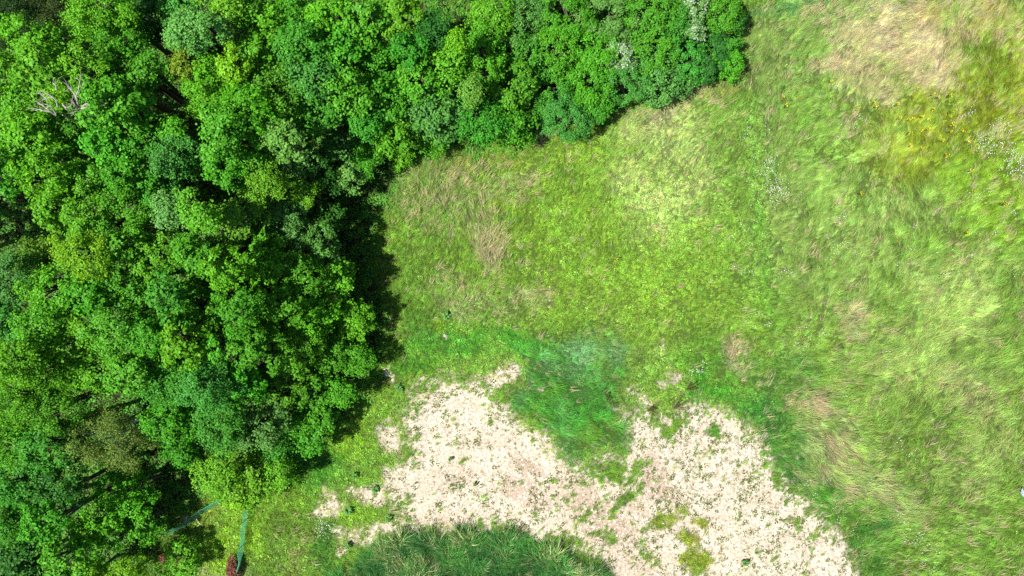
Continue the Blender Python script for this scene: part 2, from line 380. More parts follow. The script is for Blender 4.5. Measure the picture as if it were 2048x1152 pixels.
def ground_mat():
    m, nt, N, L = new_mat('ground_earth')
    out = N.new('ShaderNodeOutputMaterial'); p = N.new('ShaderNodeBsdfPrincipled')
    geo = N.new('ShaderNodeNewGeometry'); P = geo.outputs['Position']
    def at(n):
        t = N.new('ShaderNodeAttribute'); t.attribute_name = n; return t
    n1 = noise(N, L, 0.7, 6, 0.65, P); n2 = noise(N, L, 5.0, 5, 0.7, P); n3 = noise(N, L, 22.0, 4, 0.7, P)
    sandc = mixc(N, L, 'MIX', maprange(N, L, n1.outputs[0], 0.35, 0.65, 0, 1), (0.50, 0.435, 0.335), (0.64, 0.59, 0.495))
    sandc = mixc(N, L, 'MIX', maprange(N, L, n2.outputs[0], 0.44, 0.60, 0, 0.85), sandc, (0.41, 0.33, 0.245))
    sandc = mixc(N, L, 'MIX', maprange(N, L, n3.outputs[0], 0.56, 0.72, 0, 0.8), sandc, (0.25, 0.195, 0.13))
    pf = N.new('ShaderNodeMath'); pf.operation = 'MULTIPLY'; L.new(at('pink').outputs['Fac'], pf.inputs[0]); L.new(maprange(N, L, n2.outputs[0], 0.35, 0.55, 0.35, 0.95), pf.inputs[1])
    sandc = mixc(N, L, 'MIX', pf.outputs[0], sandc, (0.36, 0.27, 0.20))
    th = mixc(N, L, 'MULTIPLY', 1.0, at('thatch').outputs['Color'], (1, 0.95, 0.9))
    th = mixc(N, L, 'MIX', maprange(N, L, n3.outputs[0], 0.35, 0.65, 0, 0.5), th, (0.05, 0.04, 0.02))
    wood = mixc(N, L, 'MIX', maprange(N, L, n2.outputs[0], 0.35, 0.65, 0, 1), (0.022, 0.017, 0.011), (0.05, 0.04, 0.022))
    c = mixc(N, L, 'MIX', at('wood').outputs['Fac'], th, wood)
    nb = noise(N, L, 3.2, 6, 0.75, P)
    bf = N.new('ShaderNodeMath'); bf.operation = 'ADD'; L.new(at('bare').outputs['Fac'], bf.inputs[0]); L.new(maprange(N, L, nb.outputs[0], 0.25, 0.75, -0.34, 0.34), bf.inputs[1])
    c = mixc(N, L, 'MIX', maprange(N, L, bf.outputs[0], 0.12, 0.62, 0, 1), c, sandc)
    L.new(c, p.inputs['Base Color']); p.inputs['Roughness'].default_value = 0.95; p.inputs['Specular IOR Level'].default_value = 0.1
    hs = N.new('ShaderNodeMath'); hs.operation = 'ADD'; L.new(n2.outputs[0], hs.inputs[0]); L.new(n3.outputs[0], hs.inputs[1])
    b = N.new('ShaderNodeBump'); b.inputs['Strength'].default_value = 0.9; b.inputs['Distance'].default_value = 0.09
    L.new(hs.outputs[0], b.inputs['Height']); L.new(b.outputs[0], p.inputs['Normal']); L.new(p.outputs[0], out.inputs[0])
    return m
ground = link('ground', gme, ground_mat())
tag(ground, 'meadow earth with pale bare patches under the grass', kind='structure')

# ------------------------------------------------------------------ trees
STY = {  # lobes, lobe size, clumps per lobe, clump radius, leaves per clump, leaf length, depth of the crown, material
    'oak':     dict(lobes=34, lr=.30, cl=13, cr=.30, lf=15, ll=.16, dz=1.05, mat=M_OAK, rag=.50, up=.55),
    'maple':   dict(lobes=44, lr=.27, cl=14, cr=.27, lf=14, ll=.145, dz=1.0, mat=M_OAK, rag=.40, up=.7),
    'ash':     dict(lobes=46, lr=.26, cl=15, cr=.30, lf=20, ll=.11, dz=1.0, mat=M_FINE, rag=.34, up=.5),
    'thicket': dict(lobes=60, lr=.22, cl=15, cr=.21, lf=14, ll=.115, dz=.80, mat=M_THICK, rag=.18, up=.6),
    'birch':   dict(lobes=44, lr=.26, cl=14, cr=.34, lf=22, ll=.09, dz=1.0, mat=M_FINE, rag=.45, up=.3),
    'airy':    dict(lobes=36, lr=.24, cl=10, cr=.26, lf=13, ll=.15, dz=.9, mat=M_OAK, rag=.5, up=.6),
}
def unit(a):
    return a / (np.linalg.norm(a, axis=-1, keepdims=True) + 1e-9)

def crown_mesh(R, Rz, st, rg):
    k = (R / 2.2)
    st = dict(st); q_ = rg.uniform(.8, 1.3); st['cr'] *= rg.uniform(.78, 1.05) if st['rag'] > .45 else rg.uniform(.8, 1.25); sp_ = .35 if st['rag'] > .45 else .8; st['ll'] *= q_; st['lf'] = max(8, int(st['lf'] / q_ ** 1.5))
    st['lr'] *= rg.uniform(.85, 1.2); st['rag'] *= rg.uniform(.8, 1.3)
    n = max(8, int(st['lobes'] * k ** 1.7))
    i = np.arange(n) + .5
    cz = 1 - 1.32 * i / n; ph = i * 2.399963 + rg.uniform(0, 6.28)
    d = np.stack([np.sqrt(np.maximum(0, 1 - cz ** 2)) * np.cos(ph), np.sqrt(np.maximum(0, 1 - cz ** 2)) * np.sin(ph), cz], 1)
    d = unit(d + rg.normal(0, .16, (n, 3)))
    # uneven outline: broad bulges and hollows, and every branch reaching its own way out
    bul = 1 + .13 * np.sin(2 * np.arctan2(d[:, 1], d[:, 0]) + rg.uniform(0, 6.3)) + .09 * np.sin(3 * np.arctan2(d[:, 1], d[:, 0]) + rg.uniform(0, 6.3))
    lr = st['lr'] * 2.2 * k ** .45 * rg.uniform(.7, 1.3, n)
    rad = bul * (1 - st['rag'] * rg.random(n) ** 1.3)
    lob = d * np.array([R, R, Rz]) * rad[:, None] - d * (lr * .55)[:, None]
    m = st['cl']
    cd = unit(np.repeat(d, m, 0) * .75 + np.array([0, 0, .35]) + rg.normal(0, .62, (n * m, 3)))
    cl = np.repeat(lob, m, 0) + cd * (np.repeat(lr, m) * rg.uniform(.55, 1.12, n * m))[:, None] * np.array([1, 1, .8])
    q = st['lf']
    off = rg.normal(0, 1, (n * m * q, 3)); off = unit(off) * (rg.random(len(off)) ** .45)[:, None] * st['cr'] * np.array([1, 1, .6])
    off *= np.repeat(rg.uniform(.6, 1.25, n * m), q)[:, None]
    ax = np.repeat(unit(cd * np.array([1, 1, .3]) + rg.normal(0, .25, cd.shape)), q, 0)
    off = off * .85 + ax * ((off * ax).sum(1, keepdims=True)) * sp_          # sprays drawn out along the twig
    c = np.repeat(cl, q, 0) + off
    nr = unit(np.repeat(cd, q, 0) * .5 + np.array([0, 0, st['up']]) + unit(off) * .35 + rg.normal(0, .42, (len(c), 3)))
    t = unit(np.cross(nr, rg.normal(0, 1, (len(c), 3)))); b = np.cross(nr, t)
    L = st['ll'] * rg.uniform(.65, 1.3, len(c))[:, None]
    v = np.empty((len(c), 4, 3), np.float32)
    v[:, 0] = c - t * L * .5; v[:, 1] = c + b * L * .36 + nr * L * .10; v[:, 2] = c + t * L * .5 - nr * L * .08; v[:, 3] = c - b * L * .36 + nr * L * .10
    return mesh_np('crown', v.reshape(-1, 3), np.arange(len(c) * 4, dtype=np.int32).reshape(-1, 4)), lob

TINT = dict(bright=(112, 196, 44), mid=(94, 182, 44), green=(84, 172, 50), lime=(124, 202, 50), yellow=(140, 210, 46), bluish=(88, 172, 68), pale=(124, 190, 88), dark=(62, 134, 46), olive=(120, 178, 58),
            silver=(120, 178, 88), grey=(106, 174, 80), rusty=(134, 176, 60), fresh=(102, 190, 48), moss=(98, 178, 46), dim=(62, 90, 42), hoary=(134, 176, 84))  # dim: brownish leaves with the corner's shade mixed into their colour
LEAFK = 0.65

def tree(px, py, rp, h, style, tint, label, name=None, cat='tree', group=None, bark=None, stems=1):
    st = STY[style]; rg = np.random.default_rng(abs(int(px * 131 + py * 17 + rp)))
    h = h * (1 + rg.normal(0, .07))
    Rz0 = rp * S * st['dz']
    zc = max(h - Rz0, .35 * h)
    R = rp * S * (H - zc) / H; Rz = h - zc
    p = W(px, py, zc); gzv = float(ground_z(np.array([p[0]]), np.array([p[1]]))[0])
    root = empty(name or (style + '_tree' if style != 'thicket' else 'thicket_shrub'), (p[0], p[1], gzv))
    tag(root, label, cat, group)
    me, lob = crown_mesh(R, Rz, st, rg)
    cr = link('crown', me, M_SILVER if tint == 'silver' else st['mat'], root, (0, 0, zc - gzv))
    j = np.array([1 + rg.normal(0, .07), 1 + rg.normal(0, .04), 1 + rg.normal(0, .1)])
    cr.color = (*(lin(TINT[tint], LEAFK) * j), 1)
    b = MB(); base = np.array([0, 0, -.1 - 0.0]); top = np.array([rg.normal(0, .15), rg.normal(0, .15), zc - gzv + Rz * .25])
    r0 = .045 + .017 * h
    lob = lob[np.argsort(rg.random(len(lob)))][:min(len(lob), 9)] + np.array([0, 0, zc - gzv])
    for sidx in range(stems):
        bb = base + (np.array([rg.normal(0, .35), rg.normal(0, .35), 0]) if stems > 1 else 0)
        tt = top + (np.array([rg.normal(0, .5 * R), rg.normal(0, .5 * R), 0]) if stems > 1 else 0)
        mid = (bb + tt) * .5 + np.array([rg.normal(0, .12), rg.normal(0, .12), 0])
        b.tube([bb, bb * .9 + mid * .1 + [0, 0, .1], mid, tt], [r0 * 1.35, r0, r0 * .72, r0 * .3])
    for q in lob:
        f = rg.uniform(.45, .9); s0 = base * (1 - f) + top * f
        mm = (s0 + q) * .5 + np.array([0, 0, .12 * R]); b.tube([s0, mm, q], [r0 * .4, r0 * .26, .012], 5, False)
    b.build('trunk', bark or M_BARK, root)
    return root

GW = 'broadleaved trees of the wood'
GT = 'thicket shrubs along the meadow edge'
TREES = [  # x, y and crown radius in photo pixels, height in m, kind, colour, label
    # --- upper left corner and the rows down to the dead branches
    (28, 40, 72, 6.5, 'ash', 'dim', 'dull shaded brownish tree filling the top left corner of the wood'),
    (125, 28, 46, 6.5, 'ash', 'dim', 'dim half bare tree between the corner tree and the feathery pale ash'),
    (212, 22, 66, 11, 'ash', 'lime', 'feathery light green ash at the top edge with a fine soft crown'),
    (240, 78, 50, 10.5, 'ash', 'fresh', 'fine leaved green ash just below the feathery light ash'),
    (300, 40, 50, 8.5, 'maple', 'dark', 'dark green tree right of the feathery ash at the top edge'),
    (362, 12, 46, 8.5, 'maple', 'bluish', 'dark bluish tree at the top edge above the round pale crown'),
    (66, 88, 50, 11, 'oak', 'bright', 'bright ragged oak below the dull corner tree, narrow top'),
    (146, 88, 34, 10, 'oak', 'fresh', 'small bright upright oak between the ragged oak and the ash'),
    (20, 150, 52, 10.5, 'oak', 'bright', 'bright oak at the left edge beside the ragged narrow oak'),
    (96, 142, 50, 11.5, 'oak', 'lime', 'lime tinged oak directly above the dead grey branches'),
    (50, 214, 48, 10.5, 'oak', 'bright', 'bright oak just left of the dead grey branches'),
    (186, 142, 46, 11, 'oak', 'bright', 'bright oak up and right of the dead grey branches'),
    (120, 192, 17, 11.6, 'ash', 'yellow', 'slim yellow lime treetop poking up among the dead branches'),
    (246, 142, 54, 11, 'oak', 'mid', 'broad green oak left of the round pale crown'),
    (294, 150, 42, 10.5, 'oak', 'mid', 'green oak between the broad oak and the brown tinged tree'),
    (214, 204, 56, 11.5, 'oak', 'fresh', 'large oak right of the dead grey branches'),
    (278, 214, 48, 11, 'oak', 'mid', 'green oak on the left bank of the long dark gap'),
    (392, 66, 54, 11.5, 'maple', 'pale', 'round pale green crown left of the black gap near the top'),
    (372, 134, 32, 9.5, 'ash', 'rusty', 'small tree with brownish yellow leaves beneath the round pale crown'),
    (466, 132, 38, 10, 'oak', 'yellow', 'bright yellow lime tree below the black gap near the top'),
    (432, 178, 58, 10, 'maple', 'bright', 'bright crown just below the yellow lime tree'),
    (402, 206, 34, 9.5, 'ash', 'lime', 'light feathery crown right of the long dark gap'),
    (560, 192, 66, 9.5, 'maple', 'moss', 'mossy brownish green crown right of the yellow lime tree'),
    (498, 222, 54, 10, 'maple', 'mid', 'green crown left of and below the mossy brownish one'),
    (446, 262, 50, 10, 'maple', 'fresh', 'fresh green crown right of the small round bush in the dark gap'),
    (344, 256, 24, 9, 'maple', 'bright', 'small round bright bush standing in the long dark gap'),
    (356, 312, 60, 9, 'maple', 'bluish', 'dark bluish green crown below the long dark gap'),
    (296, 290, 46, 10, 'oak', 'mid', 'green oak left of the dark bluish crown'),
    (64, 284, 58, 11, 'oak', 'bright', 'big bright oak by the left edge below the dead branches'),
    (142, 282, 56, 11, 'oak', 'mid', 'green oak straight below the dead branches'),
    (222, 290, 54, 11, 'oak', 'fresh', 'fresh green oak below the large oak of the dead branches'),
    (22, 340, 50, 10.5, 'oak', 'mid', 'mid green oak at the left edge above the black hollow'),
    (104, 352, 56, 11, 'oak', 'bright', 'bright oak above and right of the black hollow at the left edge'),
    (180, 362, 56, 11, 'oak', 'fresh', 'oak two crowns left of the dark bluish crown'),
    (256, 362, 52, 10.5, 'oak', 'mid', 'green oak touching the lower left side of the dark bluish crown'),
    (114, 416, 44, 10.5, 'oak', 'bright', 'ragged bright oak overhanging the right side of the black hollow'),
    (178, 440, 52, 10.5, 'maple', 'bright', 'bright crown above the lime yellow tree at mid left'),
    (250, 440, 50, 10.5, 'maple', 'fresh', 'fresh crown between the ragged oak and the pale grey crowns'),
    (316, 392, 44, 9.5, 'maple', 'green', 'deep green crown below the dark bluish crown'),
    (346, 424, 38, 10, 'maple', 'pale', 'pale greyish small crown below the dark bluish one'),
    # --- middle of the wood
    (508, 300, 46, 10, 'maple', 'fresh', 'fresh crown beside the upright pale trees near the wood edge'),
    (566, 280, 40, 11, 'oak', 'pale', 'pale upright tree left of the wood edge, taller than its neighbours'),
    (596, 322, 34, 10.5, 'oak', 'pale', 'slim pale tree next to the taller pale upright one'),
    (452, 332, 50, 9.5, 'maple', 'mid', 'green crown right of the dark bluish crown'),
    (528, 362, 46, 10, 'ash', 'lime', 'soft lime crown above the broad greyish crown'),
    (604, 388, 26, 7, 'ash', 'lime', 'low star shaped light green bush beside the shaded meadow edge'),
    (556, 432, 66, 11, 'maple', 'grey', 'broad greyish green crown right of the lime olive oak'),
    (676, 296, 36, 9, 'oak', 'grey', 'narrow greyish tree at the wood edge above the shaded grass'),
    (700, 356, 32, 8, 'oak', 'pale', 'pale crown at the wood edge leaning over the shaded grass'),
    (640, 352, 36, 7, 'maple', 'dark', 'dark low crown between the slim pale tree and the wood edge'),
    (735, 318, 26, 5, 'ash', 'fresh', 'low fresh green bush in the shade at the wood edge corner'),
    (660, 440, 30, 7, 'maple', 'dark', 'dark low tree behind the shaded strip of grass'),
    (640, 486, 42, 9, 'oak', 'grey', 'greyish oak at the wood edge beside the black shade'),
    (474, 452, 52, 11, 'oak', 'olive', 'olive lime oak left of the broad greyish crown'),
    (404, 432, 44, 10.5, 'oak', 'lime', 'lime oak right of the small pale greyish crown'),
    (322, 508, 52, 10.5, 'oak', 'lime', 'lime oak with olive top in the middle of the wood'),
    (172, 506, 46, 10, 'ash', 'yellow', 'lime yellow tree in the middle of the left wood'),
    (250, 508, 48, 10, 'maple', 'fresh', 'fresh crown right of the lime yellow tree'),
    (74, 516, 40, 7.5, 'ash', 'olive', 'low olive tree just under the black hollow at the left edge'),
    (18, 560, 54, 9, 'maple', 'bluish', 'bluish grey green tree at the left edge below the olive tree'),
    (16, 640, 46, 8.5, 'maple', 'bluish', 'lower bluish green tree at the left edge'),
    (110, 580, 52, 10.5, 'maple', 'bright', 'bright crown right of the bluish trees at the left edge'),
    (182, 586, 52, 10.5, 'maple', 'mid', 'green crown straight below the lime yellow tree'),
    (262, 584, 48, 10.5, 'oak', 'mid', 'green oak lower left of the lime oak with olive top'),
    (396, 512, 46, 10.5, 'oak', 'mid', 'green oak right of the lime oak with olive top'),
    (460, 540, 50, 11, 'oak', 'bright', 'bright oak below the olive lime oak'),
    (536, 522, 52, 11, 'oak', 'fresh', 'fresh oak below the broad greyish crown'),
    (612, 548, 46, 10.5, 'oak', 'moss', 'mossy green oak two crowns in from the black shade'),
    (674, 560, 42, 9.5, 'oak', 'bright', 'bright oak facing the black shade on the meadow'),
    (336, 594, 46, 10, 'oak', 'green', 'deep green oak in the heart of the wood'),
    (410, 606, 48, 10.5, 'oak', 'fresh', 'fresh oak right of the deep green oak in the heart'),
    (486, 616, 50, 11, 'oak', 'mid', 'green oak below the bright oak of the olive lime one'),
    (562, 606, 50, 11, 'oak', 'moss', 'mossy oak with olive leaves at the middle of the right half'),
    (638, 626, 48, 10.5, 'oak', 'bright', 'bright oak behind the outermost oak of the wood edge'),
    (712, 636, 44, 8, 'oak', 'bright', 'outermost bright oak reaching furthest over the meadow shade'),
    (84, 660, 48, 10.5, 'maple', 'fresh', 'fresh crown right of the lower bluish tree'),
    (154, 668, 50, 10.5, 'maple', 'bright', 'bright crown left of the feathery lime group'),
    (34, 722, 52, 10.5, 'ash', 'lime', 'feathery lime tree at the left edge below the bluish trees'),
    (106, 742, 52, 10.5, 'ash', 'bright', 'feathery bright tree right of the lime tree at the left edge'),
    (190, 738, 52, 10.5, 'ash', 'lime', 'feathery lime tree above and left of the sparse grey birch'),
    (226, 660, 50, 10.5, 'maple', 'fresh', 'fresh crown above the feathery lime trees'),
    (300, 668, 50, 10.5, 'maple', 'mid', 'green crown below the deep green oak in the heart'),
    (270, 740, 50, 10.5, 'maple', 'fresh', 'fresh crown above the sparse grey birch'),
    (372, 690, 50, 10.5, 'oak', 'bright', 'bright oak upper left of the bluish pale crowns'),
    (446, 696, 50, 11, 'oak', 'fresh', 'fresh oak straight above the bluish pale crowns'),
    (520, 690, 52, 11, 'oak', 'moss', 'mossy oak above the big oak near the bare earth'),
    (592, 696, 50, 10.5, 'oak', 'bright', 'bright oak left of the low shaded oaks at the edge'),
    (664, 706, 46, 8.5, 'oak', 'moss', 'mossy oak at the edge below the outermost oak'),
    (716, 716, 30, 6, 'maple', 'mid', 'low shaded crown at the wood edge beside bare earth'),
    (340, 762, 50, 10.5, 'maple', 'green', 'deep green crown right of and above the sparse grey birch'),
    (416, 770, 54, 10.5, 'maple', 'bluish', 'bluish crown with silvery leaves right of the deep green one'),
    (492, 764, 50, 10.5, 'oak', 'mid', 'green oak right of the bluish silvery crown'),
    (566, 770, 52, 10, 'oak', 'moss', 'mossy oak on the lower right of the wood'),
    (632, 776, 46, 8.5, 'oak', 'moss', 'mossy oak nearest to the top of the bare earth'),
    (684, 786, 28, 5.5, 'maple', 'mid', 'low leafy tree at the edge by the sandy corner'),
    (446, 842, 54, 10, 'maple', 'bluish', 'bluish crown directly above the yellow green tree'),
    (520, 846, 52, 9.5, 'maple', 'grey', 'greyish green crown between the bluish crown and the edge oaks'),
    (592, 846, 46, 8.5, 'maple', 'mid', 'green crown at the lower wood edge above the lawn slope'),
    (556, 898, 40, 7, 'maple', 'green', 'low deep green crown right of the yellow green tree'),
    (642, 836, 28, 5.5, 'maple', 'mid', 'low bushy tree at the lower wood edge'),
    (626, 884, 24, 4.5, 'maple', 'green', 'last low bush at the lower right tip of the wood'),
    # --- lower left
    (40, 800, 52, 10.5, 'ash', 'lime', 'soft lime tree at the left edge level with the birch'),
    (110, 816, 50, 10, 'ash', 'fresh', 'soft fresh green tree left of the sparse grey birch'),
    (222, 872, 74, 8.5, 'birch', 'hoary', 'sparse olive grey birch with white stems showing through'),
    (24, 876, 50, 10, 'ash', 'lime', 'lower soft lime tree at the left edge'),
    (98, 892, 50, 9, 'maple', 'green', 'deep green crown lower left of the sparse birch'),
    (344, 838, 44, 8, 'maple', 'mid', 'green crown right of the sparse grey birch'),
    (362, 896, 36, 6, 'maple', 'green', 'deep green crown left of the yellow green tree'),
    (50, 962, 52, 9.5, 'maple', 'green', 'deep green crown at the left edge near the bottom'),
    (258, 984, 50, 5.8, 'oak', 'bright', 'bright sprawling oak left of the netted garden corner'),
    (122, 974, 44, 8, 'maple', 'dark', 'dark crown between the left edge and the sprawling oak'),
    (24, 1040, 50, 9, 'maple', 'green', 'deep green crown at the left edge just above the corner'),
    (94, 1040, 48, 9, 'oak', 'mid', 'green oak left of the sprawling oak near the bottom'),
    (206, 1052, 54, 6.2, 'oak', 'bright', 'bright oak below the sprawling oak'),
    (282, 1046, 40, 4.8, 'oak', 'fresh', 'fresh oak beside the dark gap by the net'),
    (140, 1104, 50, 6.5, 'oak', 'fresh', 'fresh oak at the bottom left of the yellow bush'),
    (50, 1122, 56, 8, 'maple', 'dark', 'dark tree filling the bottom left corner'),
    (182, 1146, 40, 5, 'oak', 'yellow', 'yellow green bush at the bottom edge of the wood'),
    (258, 1150, 34, 4.5, 'ash', 'yellow', 'fine yellow bush at the bottom edge nearest the garden'),
    (366, 1112, 46, 3.0, 'airy', 'lime', 'small airy light green tree in the netted garden corner'),
    (438, 944, 48, 5.8, 'maple', 'lime', 'yellow green tree at the left above the garden net'),
    (506, 958, 56, 6, 'maple', 'lime', 'large lime tree over the end of the straight garden net'),
    (560, 948, 30, 4.2, 'maple', 'lime', 'lime bush at the right side of the large lime tree'),
    (478, 996, 22, 3.4, 'maple', 'yellow', 'yellowest low bush at the join of the garden nets'),
    # --- upper middle: trees between the black gaps and the thicket
    (452, 6, 38, 9.5, 'maple', 'lime', 'lime crown at the top edge above the black gap'),
    (522, 38, 46, 9.5, 'maple', 'bright', 'bright crown right of the black gap near the top'),
    (588, 18, 50, 9, 'maple', 'mid', 'green crown at the top edge right of the bright one'),
    (530, 108, 46, 9, 'maple', 'fresh', 'fresh crown right of the yellow lime tree'),
    (600, 92, 50, 9, 'maple', 'green', 'deep green ivy textured crown in the upper middle'),
    (664, 40, 50, 9, 'maple', 'bright', 'bright crown at the top edge left of the tall leafy trees'),
    (634, 152, 50, 9, 'maple', 'bluish', 'bluish green crown right of the mossy brownish one'),
    (676, 108, 46, 9, 'maple', 'mid', 'green crown above the wood corner in the upper middle'),
    (632, 222, 50, 8.5, 'maple', 'green', 'deep green crown above the narrow greyish edge tree'),
    (700, 184, 50, 8.5, 'maple', 'fresh', 'fresh crown in the upper middle left of the hollow with stems'),
    (738, 42, 48, 9, 'oak', 'fresh', 'fresh oak at the top edge with large leaf sprays'),
    (806, 28, 48, 9, 'oak', 'bright', 'bright oak at the top edge left of the second black gap'),
    (752, 118, 48, 8.5, 'oak', 'mid', 'green oak with dark hollows below the fresh top edge oak'),
    (820, 96, 46, 8, 'oak', 'green', 'deep green oak left of the yellow sprig'),
    (864, 62, 34, 7.5, 'maple', 'dark', 'dark crown at the left rim of the second black gap'),
    (914, 82, 14, 8, 'ash', 'yellow', 'small bright yellow sprig below the second black gap'),
    (902, 128, 44, 7, 'maple', 'bright', 'bright crown below the yellow sprig'),
    (842, 166, 46, 7, 'maple', 'fresh', 'fresh crown left of and below the bright yellow sprig crown'),
    (776, 190, 46, 7, 'maple', 'mid', 'green crown above the leaning tree at the meadow corner'),
    (730, 246, 40, 7, 'maple', 'green', 'deep green crown at the corner where wood meets thicket'),
    (788, 262, 46, 6.5, 'oak', 'fresh', 'leaning fresh tree at the meadow corner with bare stems under it'),
    (870, 226, 56, 6.5, 'maple', 'grey', 'greyish green dome beside the meadow corner'),
    (944, 182, 22, 7, 'ash', 'pale', 'small pale treetop above the greyish dome'),
    (866, 286, 30, 3, 'maple', 'fresh', 'low fresh bush at the foot of the greyish dome'),
    (806, 316, 22, 2, 'maple', 'bright', 'low bright nettle like bush in the meadow corner'),
    (956, 236, 52, 5.5, 'maple', 'green', 'rounded deep green tree right of the greyish dome'),
    (1018, 248, 50, 4.8, 'maple', 'mid', 'rounded green tree with a black shadow on its right'),
]
TREES += [(-190, 486, 62, 8, 'oak', 'mid', 'oak just beyond the left edge whose shade fills the black hollow'),
          (-262, 440, 62, 9.5, 'oak', 'fresh', 'taller oak further out beyond the left edge behind the black hollow'),
          (-250, 0, 72, 8.5, 'oak', 'mid', 'oak just beyond the left edge whose shade dulls the top left corner')]
THICKET = [
    (984, 30, 44, 6, 'thicket', 'bright', 'bright shrub right of the second black gap at the top edge'),
    (962, 112, 50, 6, 'thicket', 'fresh', 'fresh shrub between the bright yellow sprig and the thicket'),
    (1044, 36, 54, 5.5, 'thicket', 'grey', 'greyish green shrub at the top edge of the thicket'),
    (1030, 118, 54, 5, 'thicket', 'green', 'deep green shrub in the left part of the thicket'),
    (1020, 178, 46, 4.8, 'thicket', 'fresh', 'fresh shrub above the tree with the black shadow'),
    (1130, 26, 54, 5, 'thicket', 'moss', 'mossy yellowish shrub at the top edge of the thicket'),
    (1112, 104, 54, 4.6, 'thicket', 'mid', 'green shrub in the middle of the left thicket'),
    (1098, 180, 54, 4.2, 'thicket', 'green', 'deep green shrub above the bulge into the meadow'),
    (1130, 236, 42, 3.2, 'thicket', 'bluish', 'bluish green shrub bulging into the meadow'),
    (1186, 158, 52, 4, 'thicket', 'mid', 'green shrub right of the shrub above the meadow bulge'),
    (1192, 206, 36, 2.8, 'thicket', 'green', 'low deep green shrub on the thicket front right of the bulge'),
    (1216, 34, 52, 4.8, 'thicket', 'grey', 'greyish shrub left of the silver flowering shrubs'),
    (1192, 96, 46, 4.4, 'thicket', 'mid', 'green shrub left of the lower silver leaved shrub'),
    (1238, 112, 26, 4.4, 'thicket', 'silver', 'silver leaved shrub in the heart of the thicket'),
    (1256, 160, 46, 3.6, 'thicket', 'bluish', 'bluish shrub below the silver leaved one'),
    (1294, 30, 50, 4.6, 'thicket', 'moss', 'yellowish shrub at the top edge left of the white flowering one'),
    (1302, 98, 52, 4.2, 'thicket', 'mid', 'green shrub between the silver leaved and white flowering shrubs'),
    (1312, 156, 44, 3.2, 'thicket', 'grey', 'greyish shrub on the thicket front near its middle'),
    (1364, 120, 46, 3.4, 'thicket', 'bluish', 'bluish shrub below the white flowering shrub'),
    (1356, 166, 26, 2.2, 'thicket', 'grey', 'low grey shrub on the thicket front'),
    (1352, 50, 34, 4.4, 'thicket', 'green', 'deep green shrub directly left of the white flowering shrubs'),
    (1388, 14, 24, 4.6, 'thicket', 'silver', 'white flowering shrub at the top edge'),
    (1384, 58, 22, 4.2, 'thicket', 'silver', 'white flowering shrub just below the top edge one'),
    (1436, 18, 40, 4, 'thicket', 'moss', 'mossy shrub at the top edge beside the meadow'),
    (1414, 110, 44, 3.2, 'thicket', 'dark', 'dark shrub at the lower right end of the thicket'),
    (1442, 72, 42, 3.2, 'thicket', 'green', 'deep green shrub at the right end of the thicket'),
    (1452, 122, 30, 2.4, 'thicket', 'mid', 'low green shrub on the right hand tip of the thicket'),
    (1466, 40, 22, 2.6, 'thicket', 'dark', 'small dark shrub at the right rim near the top edge'),
]
def edge_height(px, py, h):
    """the canopy comes down towards the meadow"""
    if not (285 < py < 960) or px < 380 or (px < 480 and py > 900): return h
    sb = np.interp(py, [330, 400, 450, 530, 600, 660, 720, 790, 850, 900, 950], [790, 762, 775, 808, 806, 790, 765, 735, 690, 648, 605])
    return min(h, 3.7 + max(0.0, sb - 100 - px) / 33.0)
for (px, py, rp, h, st, ti, lb) in TREES:
    low = h < 4.6
    h = edge_height(px, py, h)
    nm = {'oak': 'oak_tree', 'maple': 'maple_tree', 'ash': 'ash_tree', 'birch': 'birch_tree', 'airy': 'young_tree'}[st]
    if low and st != 'airy': nm = 'leafy_bush'
    tree(px, py, rp * 1.0, h, st, ti, lb, nm, 'bush' if nm == 'leafy_bush' else 'tree', GW if not low else None, M_PALEBARK if st == 'birch' else None, 3 if st == 'birch' else 1)
for (px, py, rp, h, st, ti, lb) in THICKET:
    tree(px, py, rp * 1.1, h, st, ti, lb, 'thicket_shrub', 'shrub', GT, None, 3)

# ------------------------------------------------------------------ dead grey branches standing above the oaks
def dead_tree(px, py, h, limbs, label):
    root = empty('dead_tree', (*W(px, py, h * .9)[:2], 0)); tag(root, label, 'dead tree')
    ox, oy = W(px, py, h * .9)[:2]
    b = MB(); b.tube([(0, 0, -.1), (.05, .05, h * .5), (0, 0, h * .86)], [.24, .17, .03], 8)
    b.build('trunk', M_DEADWOOD, root)
    for pts in limbs:
        m = MB(); P = []
        for (x, y, z) in pts:
            p = W(x, y, z); P.append((p[0] - ox, p[1] - oy, z))
        n = len(P); m.tube(P, [.040 * (1 - i / n) + .012 for i in range(n)], 6)
        rg = np.random.default_rng(int(pts[0][0]))
        for i in range(1, n):
            p = np.array(P[i]); d = unit(np.array(P[i]) - np.array(P[i - 1]))
            for _ in range(2):
                e = p + (d + rg.normal(0, .6, 3)) * rg.uniform(.2, .5); m.tube([p, (p + e) / 2 + rg.normal(0, .05, 3), e], [.018, .013, .007], 4)
        m.build('branch', M_DEADWOOD, root)
dead_tree(160, 224, 12.4, [
    [(163, 222, 11.4), (155, 205, 12.2), (152, 192, 12.5), (157, 180, 12.6), (160, 163, 12.6), (154, 156, 12.6)],
    [(156, 206, 12.1), (150, 190, 12.3), (145, 182, 12.4), (138, 176, 12.4)],
    [(163, 220, 11.6), (150, 210, 12.1), (143, 202, 12.2)],
    [(163, 217, 12.0), (172, 215, 12.3), (180, 216, 12.3)], [(164, 213, 12.1), (172, 208, 12.3), (180, 207, 12.3)],
    [(160, 217, 12.0), (152, 222, 12.3), (146, 227, 12.3)]], 'bare grey dead tree with forked limbs among the bright oaks')
